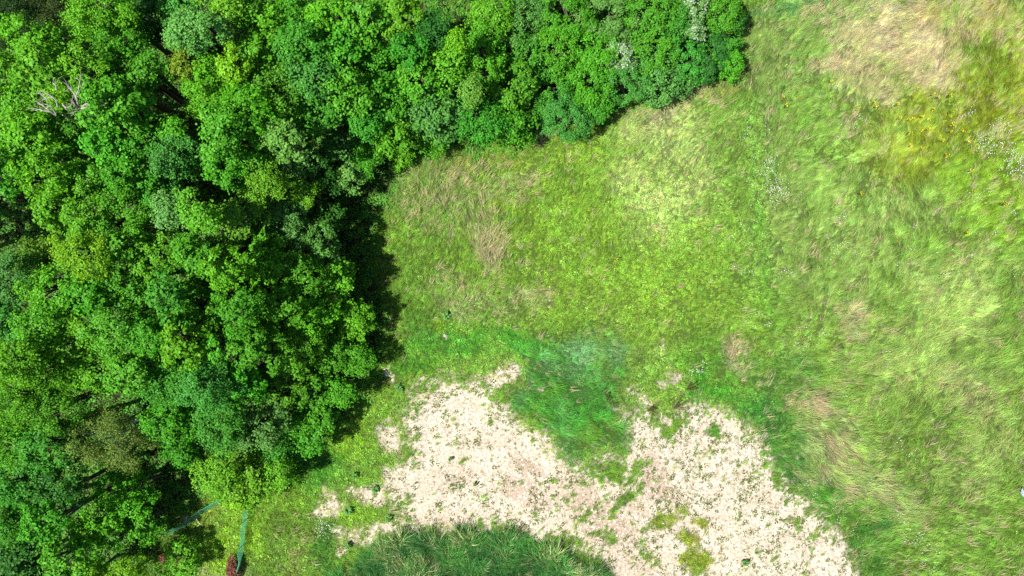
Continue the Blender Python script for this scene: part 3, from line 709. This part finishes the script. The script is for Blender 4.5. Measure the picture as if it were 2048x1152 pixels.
dead_tree(114, 226, 12.2, [
    [(116, 216, 12.0), (113, 202, 12.3), (104, 193, 12.4), (96, 188, 12.4)], [(106, 194, 12.3), (93, 197, 12.4), (81, 188, 12.4)],
    [(112, 231, 11.9), (98, 221, 12.3), (86, 211, 12.3), (75, 204, 12.3)], [(100, 223, 12.2), (90, 222, 12.3), (78, 219, 12.3)], [(112, 228, 12), (104, 216, 12.3), (96, 210, 12.3)],
    [(113, 180, 12.3), (112, 172, 12.4), (106, 165, 12.4)], [(126, 210, 12.2), (134, 217, 12.3), (141, 212, 12.3)]], 'bleached dead tree with thin limbs beside the yellow lime treetop')

# ------------------------------------------------------------------ plants strewn over the ground
def blades(n, length, width, spread, lean, fan, rg, seg=3, shade=(.58, 1.42), droop=.5):
    v, f, sh = [], [], []
    for _ in range(n):
        az = rg.normal(0, fan); r = spread * math.sqrt(rg.random()); a = rg.uniform(0, 6.283)
        x0, y0 = r * math.cos(a), r * math.sin(a); Ln = length * rg.uniform(.6, 1.15); le = lean * rg.uniform(.55, 1.3)
        dx, dy = math.cos(az), math.sin(az); wx, wy = -dy, dx; b0 = len(v); s = rg.uniform(*shade); yw = rg.uniform(.85, 1.2)
        tw = rg.uniform(-.7, .7)
        for i in range(seg + 1):
            t = i / seg; hor = Ln * (le * (.35 * t + .65 * t * t)); z = Ln * (t * math.sqrt(max(.05, 1 - .6 * min(le, 1.2) ** 2)) - droop * .35 * le * t * t) - .02
            w = width * (1 - t) ** .7 * .5 + (.0015 if i == seg else 0)
            c = (x0 + dx * hor, y0 + dy * hor, z)
            v.append((c[0] + wx * w, c[1] + wy * w, c[2] + tw * w)); v.append((c[0] - wx * w, c[1] - wy * w, c[2] - tw * w))
            sh += [(s * yw, s, s * .9)] * 2
        for i in range(seg):
            f.append((b0 + 2 * i, b0 + 2 * i + 1, b0 + 2 * i + 3, b0 + 2 * i + 2))
    return v, f, sh

def leafy(n, length, spread, height, rg, shade=(.7, 1.3)):
    """low broad-leaved plant: a rosette of pointed leaves at several heights"""
    v, f, sh = [], [], []
    for _ in range(n):
        a = rg.uniform(0, 6.283); r = spread * math.sqrt(rg.random()); z = height * rg.uniform(.1, 1.0) * (1 - .5 * r / spread)
        L = length * rg.uniform(.6, 1.2); dx, dy = math.cos(a), math.sin(a); c = np.array([r * math.cos(a + .5), r * math.sin(a + .5), z]); tip = rg.uniform(-.3, .25) * L
        b0 = len(v); s = rg.uniform(*shade)
        v += [tuple(c), (c[0] + dx * L * .5 - dy * L * .28, c[1] + dy * L * .5 + dx * L * .28, z + .1 * L), (c[0] + dx * L, c[1] + dy * L, z + tip), (c[0] + dx * L * .5 + dy * L * .28, c[1] + dy * L * .5 - dx * L * .28, z + .1 * L)]
        f.append((b0, b0 + 1, b0 + 2, b0 + 3)); sh += [(s, s, s * .95)] * 4
    return v, f, sh

def daisy(rg, n=5, r=.029, spread=.25, height=.55):
    v, f, sh = [], [], []
    for _ in range(n):
        a = rg.uniform(0, 6.283); q = spread * math.sqrt(rg.random()); x, y, z = q * math.cos(a), q * math.sin(a), height * rg.uniform(.8, 1.15); b0 = len(v); R = r * rg.uniform(.7, 1.2)
        tx, ty = rg.normal(0, .25, 2)
        for k in range(8):
            an = k * math.pi / 4; rr = R * (1 if k % 2 == 0 else .72); ux, uy = rr * math.cos(an), rr * math.sin(an)
            v.append((x + ux, y + uy, z + ux * tx + uy * ty)); sh.append((1, 1, 1))
        f.append(tuple(range(b0, b0 + 8)))
    return v, f, sh

def scatter(name, protos, pts, yaw, scl, tint, mat, label, tilt=None):
    """one ground-cover object: points carrying their own turn, size and colour, grown with geometry nodes"""
    rg = np.random.default_rng(len(pts)); K = len(protos); var = rg.integers(0, K, len(pts))
    V = [np.asarray(pts, np.float32)]; F, SH, pid = [], [np.ones((len(pts), 3))], [-(var + 1)]
    n = len(pts)
    for k, (v, f, sh) in enumerate(protos):
        V.append(np.asarray(v, np.float32)); F += [tuple(i + n for i in q) for q in f]; SH.append(np.asarray(sh)); pid.append(np.full(len(v), k)); n += len(v)
    me = bpy.data.meshes.new(name); VV = np.concatenate(V)
    pm = np.concatenate([np.asarray(p[0], np.float32) for p in protos])
    npts = len(pts)
    # proto faces only: build them first, loose points simply come before them
    quads = [q for q in F if len(q) == 4]; others = [q for q in F if len(q) != 4]
    me.vertices.add(len(VV)); me.vertices.foreach_set('co', VV.ravel())
    allf = quads + others; L = np.concatenate([np.asarray(q, np.int32) for q in allf]); St = np.cumsum([0] + [len(q) for q in allf[:-1]]).astype(np.int32)
    me.loops.add(len(L)); me.loops.foreach_set('vertex_index', L); me.polygons.add(len(St)); me.polygons.foreach_set('loop_start', St); me.update(calc_edges=True)
    me.attributes.new('pid', 'INT', 'POINT').data.foreach_set('value', np.concatenate(pid).astype(np.int32))
    rot = np.zeros((n, 3), np.float32); rot[:npts, 2] = yaw
    if tilt is not None: rot[:npts, :2] = tilt
    me.attributes.new('rot', 'FLOAT_VECTOR', 'POINT').data.foreach_set('vector', rot.ravel())
    sc = np.ones(n, np.float32); sc[:npts] = scl
    me.attributes.new('scl', 'FLOAT', 'POINT').data.foreach_set('value', sc)
    ti = np.ones((n, 4), np.float32); ti[:npts, :3] = tint
    me.attributes.new('tint', 'FLOAT_COLOR', 'POINT').data.foreach_set('color', ti.ravel())
    me.attributes.new('shade', 'FLOAT_COLOR', 'POINT').data.foreach_set('color', np.c_[np.concatenate(SH), np.ones(n)].astype(np.float32).ravel())
    o = link(name, me, mat); tag(o, label, kind='stuff')
    g = bpy.data.node_groups.new(name, 'GeometryNodeTree')
    g.interface.new_socket('Geometry', in_out='INPUT', socket_type='NodeSocketGeometry'); g.interface.new_socket('Geometry', in_out='OUTPUT', socket_type='NodeSocketGeometry')
    N, L_ = g.nodes, g.links
    gi, go = N.new('NodeGroupInput'), N.new('NodeGroupOutput'); join = N.new('GeometryNodeJoinGeometry')
    def attr(nm, ty):
        a = N.new('GeometryNodeInputNamedAttribute'); a.data_type = ty; a.inputs['Name'].default_value = nm; return a.outputs['Attribute']
    pidn = attr('pid', 'INT'); e2r = N.new('FunctionNodeEulerToRotation'); L_.new(attr('rot', 'FLOAT_VECTOR'), e2r.inputs[0]); sca = attr('scl', 'FLOAT')
    def sep(val):
        c = N.new('FunctionNodeCompare'); c.data_type = 'INT'; c.operation = 'EQUAL'; L_.new(pidn, c.inputs[2]); c.inputs[3].default_value = val
        s = N.new('GeometryNodeSeparateGeometry'); s.domain = 'POINT'; L_.new(gi.outputs[0], s.inputs[0]); L_.new(c.outputs[0], s.inputs[1]); return s.outputs[0]
    for k in range(K):
        ip = N.new('GeometryNodeInstanceOnPoints'); L_.new(sep(-(k + 1)), ip.inputs['Points']); L_.new(sep(k), ip.inputs['Instance'])
        L_.new(e2r.outputs[0], ip.inputs['Rotation']); L_.new(sca, ip.inputs['Scale']); L_.new(ip.outputs[0], join.inputs[0])
    L_.new(join.outputs[0], go.inputs[0])
    md = o.modifiers.new('grow', 'NODES'); md.node_group = g
    return o

GRK = 0.80
def sample(n, x0=-38.5, x1=38.5, y0=-22.5, y1=22.5):
    x = rng.uniform(x0, x1, n); y = rng.uniform(y0, y1, n); px, py = pix(x, y)
    return x, y, px, py

def on_ground(x, y): return np.stack([x, y, ground_z(x, y)], 1)
def streak(px, py, ang, cell=3.4, reach=2.6, seed=400):
    """noise drawn out along the lie of the grass, about -1..1"""
    t = 0
    for k in range(-3, 4):
        t = t + vn((px + k * reach * np.cos(ang)) / cell, (py - k * reach * np.sin(ang)) / cell, seed)
    return np.clip((t / 7 - .5) * 5.0, -1.2, 1.2)
def jit(n, a=.16, h=.08): return (1 + rng.normal(0, a, n))[:, None] * (1 + rng.normal(0, h, (n, 3)))

rg0 = np.random.default_rng(3)
# long meadow grass
x, y, px, py = sample(200000)
b = bare(px, py); wd = sstep(-6, 10, sdist(px, py, FOREST)); re_ = sstep(-6, 8, sdist(px, py, REEDS)); ln = sward_len(px, py)
keep = rng.random(len(x)) < closed(px, py) * (1 - .85 * wd) * (1 - re_) * sstep(.14, .29, ln)
x, y, px, py, ln = x[keep], y[keep], px[keep], py[keep], ln[keep]
yaw = sward_dir(px, py); rt = sstep(1350, 1700, px); sk = streak(px, py, yaw) * (1 - rt) + streak(px, py, yaw, 4.0, 4.2, 460) * rt; mound = fbm(px, py, 34, 95, 3)
yaw = yaw + rng.normal(0, 1, len(x)) * (.40 - .17 * rt); amp = .20 + .16 * rt
col = sward_colour(px, py); sk_ = sk[:, None]
col = col * (1 + amp[:, None] * sk_) * (1 - .3 * np.clip(sk_, 0, 1) * rt[:, None]) + lin(G_['pale']) * (.32 * np.clip(sk_, 0, 1) * rt[:, None])
col = col * GRK * 1.08 * jit(len(x), .22); ln = ln * (1 + .35 * sk * (.4 + .6 * rt) + .40 * mound)
rp_ = streak(px, py, np.full(len(px), math.radians(-28)), 15, 9, 430) * sstep(-6, 10, sdist(px, py, TONGUE))
ln = np.clip(ln * (1 + .45 * rp_), .10, 1.0); col = np.clip(col * (1 + .18 * rp_[:, None]), .004, 1)
protos = [blades(15, 1.0, .034, .17, rg0.uniform(.75, 1.0), .34, rg0) for _ in range(8)]
scatter('meadow_grass', protos, on_ground(x, y), yaw, ln * rng.uniform(.75, 1.25, len(x)), np.clip(col, .004, 1), M_PLANT, 'long wind combed meadow grass in green and straw tones')
print('long', len(x))
# short turf
x, y, px, py = sample(190000)
b = bare(px, py); wd = sstep(-6, 10, sdist(px, py, FOREST)) * (sdist(px, py, LAWN) < 0); re_ = sstep(-6, 8, sdist(px, py, REEDS)); ln = sward_len(px, py)
keep = rng.random(len(x)) < closed(px, py) * (1 - .8 * wd) * (1 - re_) * (1 - sstep(.18, .36, ln))
x, y, px, py, ln = x[keep], y[keep], px[keep], py[keep], ln[keep]
thn = np.clip(b * 1.5, 0, .8)[keep][:, None] * rng.random((len(x), 1)) ** .6
col = (sward_colour(px, py) * (1 - thn) + lin(G_['thin']) * thn) * GRK * 1.35 * jit(len(x), .26)
protos = [blades(15, .26, .020, .13, rg0.uniform(.5, .8), 1.6, rg0, 2) for _ in range(5)] + [leafy(14, .10, .14, .12, rg0) for _ in range(2)]
scatter('short_turf', protos, on_ground(x, y), sward_dir(px, py) + rng.normal(0, .8, len(x)), rng.uniform(.6, 1.2, len(x)) * (1 - .45 * np.clip(b[keep], 0, 1)), np.clip(col, .004, 1), M_PLANT, 'short lush turf bordering the bare earth')
print('turf', len(x))
# pale seed stalks standing over the meadow
x, y, px, py = sample(60000)
tanw = gray(px + fbm(px, py, 60, 8, 3) * 20, py, [(p[0], p[1], p[2] * 1.1, p[3] * 1.1, p[4], p[6]) for p in PAINT if p[5] in ('tan', 'straw', 'grey', 'rust')])
gen = .06 + .42 * sstep(1450, 1700, px) * sstep(-.1, .5, streak(px, py, sward_dir(px, py), 16, 12, 420))
keep = rng.random(len(x)) < closed(px, py) * (1 - sstep(-12, 0, sdist(px, py, FOREST))) * np.clip(tanw * .8 + gen, 0, 1) * sstep(-.25, .35, fbm(px, py, 16, 78, 3) + .25) * sstep(.2, .3, sward_len(px, py))
x, y, px, py = x[keep], y[keep], px[keep], py[keep]
tc = lin(G_['tan'])[None] * rng.uniform(.7, 1.15, (len(x), 1)) * np.array([1, .97, .9]); gm = rng.random((len(x), 1)) * .35
col = (tc * (1 - gm) + lin(G_['pale']) * gm) * GRK * 1.05
protos = [blades(9, .62, .026, .16, rg0.uniform(.7, .95), .30, rg0, 3, (.8, 1.2)) for _ in range(5)]
scatter('dry_grass', protos, on_ground(x, y), sward_dir(px, py) + rng.normal(0, .3, len(x)), rng.uniform(.7, 1.2, len(x)), np.clip(col, 0, 1), M_PLANT, 'dry tan seed stalks standing in patches over the meadow')
print('dry', len(x))
# reeds and rank grass along the bottom edge
x, y, px, py = sample(26000, -18, 8, -23.5, -15)
sd = sdist(px, py, REEDS) + 16 * fbm(px, py, 34, 14, 4)
keep = (rng.random(len(x)) < sstep(-3, 6, sd))
x, y, px, py, sd = x[keep], y[keep], px[keep], py[keep], sd[keep]
hgt = .62 + .42 * fbm(px, py, 36, 26, 3) + .25 * sstep(30, 8, sd)
dk = sstep(-.5, .6, fbm(px, py, 26, 27, 3))[:, None]
col = (lin((70, 128, 72)) * (1 - dk) + lin((98, 164, 84)) * dk) * .92
st_ = (rng.random((len(x), 1)) < .04 + .30 * sstep(-.1, .5, fbm(px, py, 30, 28, 2))[:, None])
col = np.where(st_, lin((196, 200, 150))[None] * 1.0, col) * GRK * 1.2 * jit(len(x), .25)
protos = [blades(7, 1.5, .05, .14, rg0.uniform(.7, .95), .30, rg0, 4) for _ in range(6)]
scatter('tall_reeds', protos, on_ground(x, y), np.radians(-60 + 55 * fbm(px, py, 70, 16, 2)) + math.pi * 0.95 + rng.normal(0, .5, len(x)), np.clip(hgt * .95, .2, 1.1) * rng.uniform(.7, 1.15, len(x)), np.clip(col, .004, 1), M_PLANT, 'tall blue green rank grass at the bottom edge')
# weeds on the bare earth
x, y, px, py = sample(52000, -14, 25, -22.5, -5)
b = bare(px, py); nn = fbm(px, py, 40, 19, 4)
keep = (b > .35) & (rng.random(len(x)) < .16 + .5 * sstep(.0, .6, nn) + .5 * gray(px, py, WEEDY) + .5 * sstep(1150, 1350, px) * sstep(.1, .5, fbm(px, py, 14, 23, 2)))
x, y, px, py = x[keep], y[keep], px[keep], py[keep]
col = np.where(rng.random((len(x), 1)) < .35, lin((120, 130, 70))[None], lin((110, 145, 60))[None]) * GRK * jit(len(x), .2) * .8
protos = [leafy(9, .09, .08, .08, rg0) for _ in range(3)] + [blades(8, .2, .016, .05, .7, 2.2, rg0, 2) for _ in range(3)]
scatter('bare_earth_weeds', protos, on_ground(x, y), rng.uniform(0, 6.28, len(x)), .35 + 1.0 * rng.random(len(x)) ** 3, col, M_PLANT, 'tiny scattered weeds dotting the pale bare earth')
# clods, stones and straw litter on the bare earth
def clod(rg):
    v = [(0, 0, .8), (1, 0, .1), (.2, .95, .15), (-.9, .4, .1), (-.6, -.8, .12), (.5, -.85, .1)]
    v = [tuple(np.array(q) * rg.uniform(.7, 1.25, 3)) for q in v]; f = [(0, 1, 2), (0, 2, 3), (0, 3, 4), (0, 4, 5), (0, 5, 1)]
    return v, f, [(1, 1, 1)] * 6
def straw(rg):
    a = [(-.9, -.05, .25), (-.9, .05, .25), (.9, .06, .35), (.9, -.06, .35)]
    return a, [(0, 1, 2, 3)], [(1, 1, 1)] * 4
x, y, px, py = sample(60000, -14, 25, -22.5, -5)
keep = (bare(px, py) > .45) & (rng.random(len(x)) < .25 + .6 * sstep(-.1, .5, fbm(px, py, 30, 24, 3)))
x, y, px, py = x[keep], y[keep], px[keep], py[keep]
lt = rng.random((len(x), 1)); col = np.array([.34, .27, .19])[None] * (1 - lt) + np.array([.70, .64, .54])[None] * lt
M_CLOD = inst_mat('clod_and_straw', 0.0, 0.9, 0.1)
scatter('clods_and_straw', [clod(rg0) for _ in range(5)] + [straw(rg0) for _ in range(3)], on_ground(x, y), rng.uniform(0, 6.28, len(x)), .025 + .065 * rng.random(len(x)) ** 2.5, col, M_CLOD, 'dry clods and bits of straw littering the bare earth')
# leafy undergrowth on the woodland floor and rim
x, y, px, py = sample(42000, -38, 20, -22.5, 22.5)
sd = sdist(px, py, FOREST) + 10 * fbm(px, py, 40, 18, 3)
keep = rng.random(len(x)) < np.where(sd > 0, .55, sstep(-22, 0, sd) * .6) * closed(px, py) * (sdist(px, py, LAWN) < 0)
x, y, px, py = x[keep], y[keep], px[keep], py[keep]
col = lin((92, 160, 52))[None] * GRK * .9 * jit(len(x), .25)
protos = [leafy(16, .17, .22, .35, rg0) for _ in range(5)]
scatter('undergrowth', protos, on_ground(x, y), rng.uniform(0, 6.28, len(x)), rng.uniform(.6, 1.3, len(x)), col, M_PLANT, 'leafy green undergrowth on the woodland floor and along its rim')

# white flowers in drifts
DRIFT = [(1528, 330, 16, 14, 30), (1540, 370, 14, 30, 60), (1560, 385, 26, 10, 25), (1500, 275, 14, 16, 10), (1535, 270, 8, 10, 8), (1960, 288, 20, 12, 60), (1990, 262, 18, 14, 45), (2020, 315, 26, 18, 80), (2042, 342, 20, 12, 60),
         (1930, 232, 12, 18, 14), (1480, 545, 14, 8, 10), (1610, 680, 16, 14, 18), (1640, 668, 9, 9, 8), (1520, 640, 12, 8, 10), (1395, 740, 14, 12, 14), (655, 1050, 14, 16, 34), (1670, 440, 14, 10, 12), (1660, 500, 14, 10, 10), (1560, 545, 12, 8, 10),
         (1820, 1075, 16, 16, 22), (1800, 1040, 20, 12, 8), (1860, 1120, 16, 18, 10), (1960, 375, 24, 14, 16), (1700, 930, 40, 50, 16), (1790, 910, 24, 20, 10), (1600, 960, 12, 12, 5), (1700, 260, 14, 10, 8), (1480, 400, 24, 60, 12), (1640, 460, 100, 60, 30), (1850, 560, 120, 90, 26), (1950, 460, 60, 40, 14), (1750, 760, 60, 60, 10), (1650, 1000, 20, 12, 8), (1680, 1045, 14, 10, 6)]
FP = np.concatenate([np.c_[rng.normal(a, c * .8, int(n * .65)), rng.normal(b_, d * .8, int(n * .65))] for (a, b_, c, d, n) in DRIFT])
fx, fy = (FP[:, 0] - 1024) * S, (576 - FP[:, 1]) * S
protos = [daisy(rg0, 4) for _ in range(4)] + [daisy(rg0, 2) for _ in range(2)]
scatter('white_flowers', protos, on_ground(fx, fy), rng.uniform(0, 6.28, len(fx)), rng.uniform(.75, 1.1, len(fx)), np.full((len(fx), 3), .74), M_PLANT, 'small white daisies in drifts across the meadow')

# yellow flowering clumps
M_YEL = plain_mat('yellow_petal', (0.60, 0.52, 0.012), 0.2, 12, 0.6, 0.2)
M_STEM = plain_mat('green_stem', (0.05, 0.10, 0.02), 0.3, 12, 0.7, 0.2)
def yellow_clump(px, py, r, label):
    rg = np.random.default_rng(int(px * 7 + py)); p = W(px, py, .6)
    root = empty('yellow_flower_clump', (p[0], p[1], float(ground_z(p[0:1], p[1:2])[0]))); tag(root, label, 'flowers', 'yellow flower clumps dotted over the meadow')
    hd, sm = MB(), MB()
    for _ in range(int(5 + r * 1.6)):
        a, q = rg.uniform(0, 6.28), r * S * math.sqrt(rg.random()); x, y, z = q * math.cos(a), q * math.sin(a), rg.uniform(.5, .75); R = rg.uniform(.018, .032)
        sm.tube([(x * .3, y * .3, -.03), (x, y, z)], [.008, .005], 4)
        hd.face([(x + R * (1 if k % 2 else .75) * math.cos(k * .785), y + R * (1 if k % 2 else .75) * math.sin(k * .785), z + .012 * math.sin(k * 2.1)) for k in range(8)])
        hd.face([(x + R * .6 * math.cos(k * .785), y + R * .6 * math.sin(k * .785), z + .02) for k in range(8)])
    sm.build('stems', M_STEM, root); h_ = hd.build('flower_heads', M_YEL, root); h_['kind'] = 'stuff'
for (px, py, r) in [(1716, 215, 6), (1746, 206, 6), (1754, 211, 4), (1795, 208, 4), (1819, 267, 6), (1843, 261, 3), (1858, 258, 3), (1800, 236, 3), (1826, 236, 4), (1856, 240, 4), (1905, 250, 5), (1902, 262, 3), (1926, 260, 4), (1941, 282, 5), (1822, 290, 4), (1844, 297, 5), (1887, 280, 3),
                    (1894, 310, 6), (1868, 188, 3), (1878, 194, 3), (1902, 190, 4), (1868, 218, 3), (1846, 232, 3), (1664, 160, 4), (1572, 211, 4), (1566, 196, 4), (2012, 408, 7), (1936, 466, 6), (1723, 386, 4), (1232, 519, 4), (1945, 340, 3), (1820, 238, 3)]:
    yellow_clump(px, py, r, 'small clump of bright yellow flowers standing in the long meadow grass')

# ------------------------------------------------------------------ bigger weeds one can pick out
M_RUST = plain_mat('rusty_dock', (0.060, 0.048, 0.016), 0.45, 7, 0.7, 0.2, 0, (0.11, 0.10, 0.03))
M_WEED = plain_mat('weed_leaf', (0.085, 0.21, 0.04), 0.35, 8, 0.55, 0.3)
def dock(px, py, r, label):
    rg = np.random.default_rng(int(px + py)); p = W(px, py, .1)
    root = empty('dock_plant', (p[0], p[1], float(ground_z(p[0:1], p[1:2])[0]))); tag(root, label, 'weed', 'rusty dock plants on the margin of the bare earth')
    for _ in range(8):
        m = MB(); a = rg.normal(.85, .75); L = r * S * rg.uniform(.7, 1.2); e = np.array([math.cos(a) * L, math.sin(a) * L, rg.uniform(.35, .8)])
        m.tube([(0, 0, -.03), e * .5 + [0, 0, .15], e], [.02, .014, .006], 5)
        for k in range(16):
            t = rg.uniform(.3, 1); c = e * t + np.array([0, 0, .15 * math.sin(math.pi * t)]); d = unit(rg.normal(0, 1, 3)) * rg.uniform(.05, .11); w = unit(np.cross(d, rg.normal(0, 1, 3))) * .03
            m.face([c, c + d * .5 + w, c + d, c + d * .5 - w])
        m.build('stem', M_RUST, root)
dock(1214, 806, 20, 'rusty upright dock on the right edge of the blue green grass')
dock(1296, 820, 15, 'small dock weed left of the largest dark dock')
dock(1346, 818, 26, 'largest dark dock weed at the top of the right bare patch')
dock(1372, 780, 18, 'dark dock weed on the worn path above the right bare patch')

def weed(px, py, r, label):
    rg = np.random.default_rng(int(px * 3 + py)); p = W(px, py, .15)
    root = empty('leafy_weed', (p[0], p[1], float(ground_z(p[0:1], p[1:2])[0]))); tag(root, label, 'weed', 'dark leafy weeds left of the bare earth')
    for _ in range(26):
        m = MB(); a = rg.uniform(0, 6.28); L = .8 * r * S * rg.uniform(.5, 1.1); z = rg.uniform(.05, .4); d = np.array([math.cos(a), math.sin(a), 0]); w = np.array([-d[1], d[0], 0]) * L * .3
        c0 = d * L * .1 + [0, 0, z]
        m.face([c0, c0 + d * L * .5 + w + [0, 0, .07], c0 + d * L * .55 + [0, 0, .03]]); m.face([c0, c0 + d * L * .55 + [0, 0, .03], c0 + d * L * .5 - w + [0, 0, .07]])
        m.face([c0 + d * L * .5 + w + [0, 0, .07], c0 + d * L + [0, 0, -.05], c0 + d * L * .55 + [0, 0, .03]]); m.face([c0 + d * L * .55 + [0, 0, .03], c0 + d * L + [0, 0, -.05], c0 + d * L * .5 - w + [0, 0, .07]])
        m.build('leaf', M_WEED, root)
for (px, py, r, lb) in [(798, 776, 13, 'dark green weed at the upper left tip of the bare earth'), (750, 978, 11, 'dark weed between pale worn patches left of the bare earth'), (697, 1022, 12, 'dark weed above the white flowers left of the bare earth'),
                        (777, 1036, 11, 'green weed on the left margin of the lower bare earth'), (710, 950, 9, 'small dark weed on the green slope below the wood tip'), (696, 1090, 9, 'dark weed by the lowest worn patch near the rank grass'),
                        (893, 632, 13, 'dark weed in the grass right of the wood shadow'), (900, 918, 6, 'tiny lone weed in the upper middle of the bare earth'), (950, 968, 6, 'tiny lone weed in the centre of the bare earth'), (1490, 1125, 10, 'star shaped weed in the lower right bare earth')]:
    weed(px, py, r, lb)

# ------------------------------------------------------------------ garden corner: nets, stake, leaf heaps
def net_fence(points, height, lean, label, post_at):
    """points: photo pixels along the foot of the net"""
    P = [W(x_, y_, 0) for x_, y_ in points]; o0 = P[0].copy()
    root = empty('net_fence', (o0[0], o0[1], 0)); tag(root, label, 'fence', 'green garden nets')
    P = [p - o0 for p in P]; ln_ = np.array(lean)
    seglen = [np.linalg.norm(P[i + 1] - P[i]) for i in range(len(P) - 1)]; tot = sum(seglen)
    def along(t):
        d = t * tot
        for i, s_ in enumerate(seglen):
            if d <= s_ or i == len(seglen) - 1: return P[i] + (P[i + 1] - P[i]) * min(1, d / s_)
            d -= s_
    def pt(t, hh):
        sag = .10 * math.sin(t * 23) * hh / height
        return along(t) + ln_ * hh + np.array([sag * .6, sag * .5, hh * (1 - .10 * abs(math.sin(t * 9)))])
    m = MB(); r = .008
    nv = int(tot / .085); nh = int(height / .085)
    for i in range(nv + 1): m.tube([pt(i / nv, .03), pt(i / nv, height * .5), pt(i / nv, height)], [r, r, r], 3, False)
    for k in range(nh + 1):
        hh = .03 + (height - .03) * k / nh
        m.tube([pt(i / 24, hh) for i in range(25)], [r * (1.8 if k in (0, nh) else 1)] * 25, 3, False)
    nt_ = m.build('net', M_NET, root); nt_['kind'] = 'stuff'
    for t in post_at:
        q = MB(); a_ = along(t); q.tube([a_ + [0, 0, -.1], a_ + ln_ * height * 1.08 + [0, 0, height * 1.08]], [.03, .026], 6); q.build('post', M_POST, root)
net_fence([(500, 985), (497, 1020), (492, 1060), (486, 1110), (484, 1135)], 1.0, (0, 0, 0), 'straight green garden net running down to the brown brush heap', [0, .34, .68, 1])
net_fence([(452, 1000), (425, 1014), (400, 1030), (372, 1052), (340, 1068)], 0.9, (-.09, .30, 0), 'slanting green garden net on the wood side of the garden corner', [0, .35, .7, 1])

stake = empty('wooden_stake', (*W(405, 1052, 0)[:2], 0)); tag(stake, 'pale peeled stake leaning beside the slanting net', 'stake')
m = MB(); e = W(393, 1039, 1.1) - W(405, 1052, 0); m.tube([(0, 0, -.1), e * .5, e], [.04, .036, .03], 7); m.build('pole', M_STAKE, stake)

def heap(px, py, rx, ry, h, n, label, name, ang=0):
    rg = np.random.default_rng(int(px)); p = W(px, py, h * .4); root = empty(name, (p[0], p[1], 0)); tag(root, label, 'heap')
    u = rg.normal(0, .45, (n, 2)); u = u[(u ** 2).sum(1) < 1.1]; n = len(u)
    z = h * np.sqrt(np.clip(1 - (u ** 2).sum(1), 0, 1)) * rg.uniform(.6, 1.05, n) + .03
    c = np.c_[u[:, 0] * rx * S, u[:, 1] * ry * S, z]; nr = unit(np.c_[u * .6, np.full(n, .5)] + rg.normal(0, .5, (n, 3))); t = unit(np.cross(nr, rg.normal(0, 1, (n, 3)))); b = np.cross(nr, t); L = rg.uniform(.06, .13, n)[:, None]
    v = np.stack([c - t * L * .5, c + b * L * .33 + nr * L * .15, c + t * L * .5, c - b * L * .33 + nr * L * .15], 1)
    lv = link('leaves', mesh_np('leaves', v.reshape(-1, 3), np.arange(n * 4).reshape(-1, 4)), M_BROWN, root); lv['kind'] = 'stuff'
    for _ in range(14):
        q = MB(); a = rg.uniform(0, 6.28); s0 = np.array([rg.normal(0, .3) * rx * S, rg.normal(0, .3) * ry * S, h * .5]); d = np.array([math.cos(a) * rx, math.sin(a) * ry, 0]) * S * rg.uniform(.5, .9); d[2] = rg.uniform(-.2, .35) * h
        q.tube([s0 - d * .5, s0 + [0, 0, h * .3], s0 + d * .6], [.018, .014, .006], 5); q.build('twig', M_TWIG, root)
heap(468, 1136, 17, 30, .9, 2600, 'long reddish brown brush heap at the end of the straight net', 'brush_heap')
heap(320, 1114, 14, 11, .4, 700, 'low rusty leaf pile in shade under the small airy tree', 'leaf_pile')
br = empty('fallen_branch', (*W(306, 1116, .2)[:2], .1)); tag(br, 'pale fallen branch lying by the rusty leaf pile', 'branch')
m = MB(); m.tube([(0, .25, .05), (.2, 0, .35), (.42, -.12, .25)], [.05, .04, .02], 6); m.build('limb', M_STAKE, br)

for (px, py, pts, lb) in [(1030, 747, [(-.55, -.02, .16), (-.2, .04, .2), (.1, .05, .17), (.35, -.02, .16), (.5, .05, .2)], 'pale bleached stick on the thin turf above the left bare patch'),
                          (1322, 834, [(0, .3, .15), (.03, .1, .18), (-.04, -.1, .14), (.02, -.3, .12)], 'short white stick at the upper rim of the right bare patch')]:
    r_ = empty('bleached_stick', W(px, py, 0)); tag(r_, lb, 'stick'); m = MB(); m.tube(pts, [.03] * (len(pts) - 1) + [.015], 5)
    m.build('rod', M_STAKE, r_)

# crumpled plastic in the grass by the right edge
lit = empty('plastic_litter', W(2035, 981, 0)); tag(lit, 'crumpled pale blue white plastic bag lying in the long grass', 'litter')
n = 14; gu, gv = np.meshgrid(np.linspace(-1, 1, n), np.linspace(-1, 1, n)); rgp = np.random.default_rng(5)
sh_ = np.clip(1.05 - .55 * np.abs(gu + gv * .7), .25, 1)
vx = (gu * .17 * sh_ + gv * .07); vy = (gv * .22 * sh_ - gu * .13); vz = .50 + .10 * fbm(gu, gv, .6, 300, 3)
idx = np.arange(n * n).reshape(n, n)
me = mesh_np('sheet', np.stack([vx.ravel(), vy.ravel(), vz.ravel()], 1), np.stack([idx[:-1, :-1].ravel(), idx[:-1, 1:].ravel(), idx[1:, 1:].ravel(), idx[1:, :-1].ravel()], 1))
sh_o = link('sheet', me, M_PLASTIC, lit); sm_ = sh_o.modifiers.new('thick', 'SOLIDIFY'); sm_.thickness = .006
print('tris', sum(len(m_.loops) - 2 * len(m_.polygons) for m_ in bpy.data.meshes))
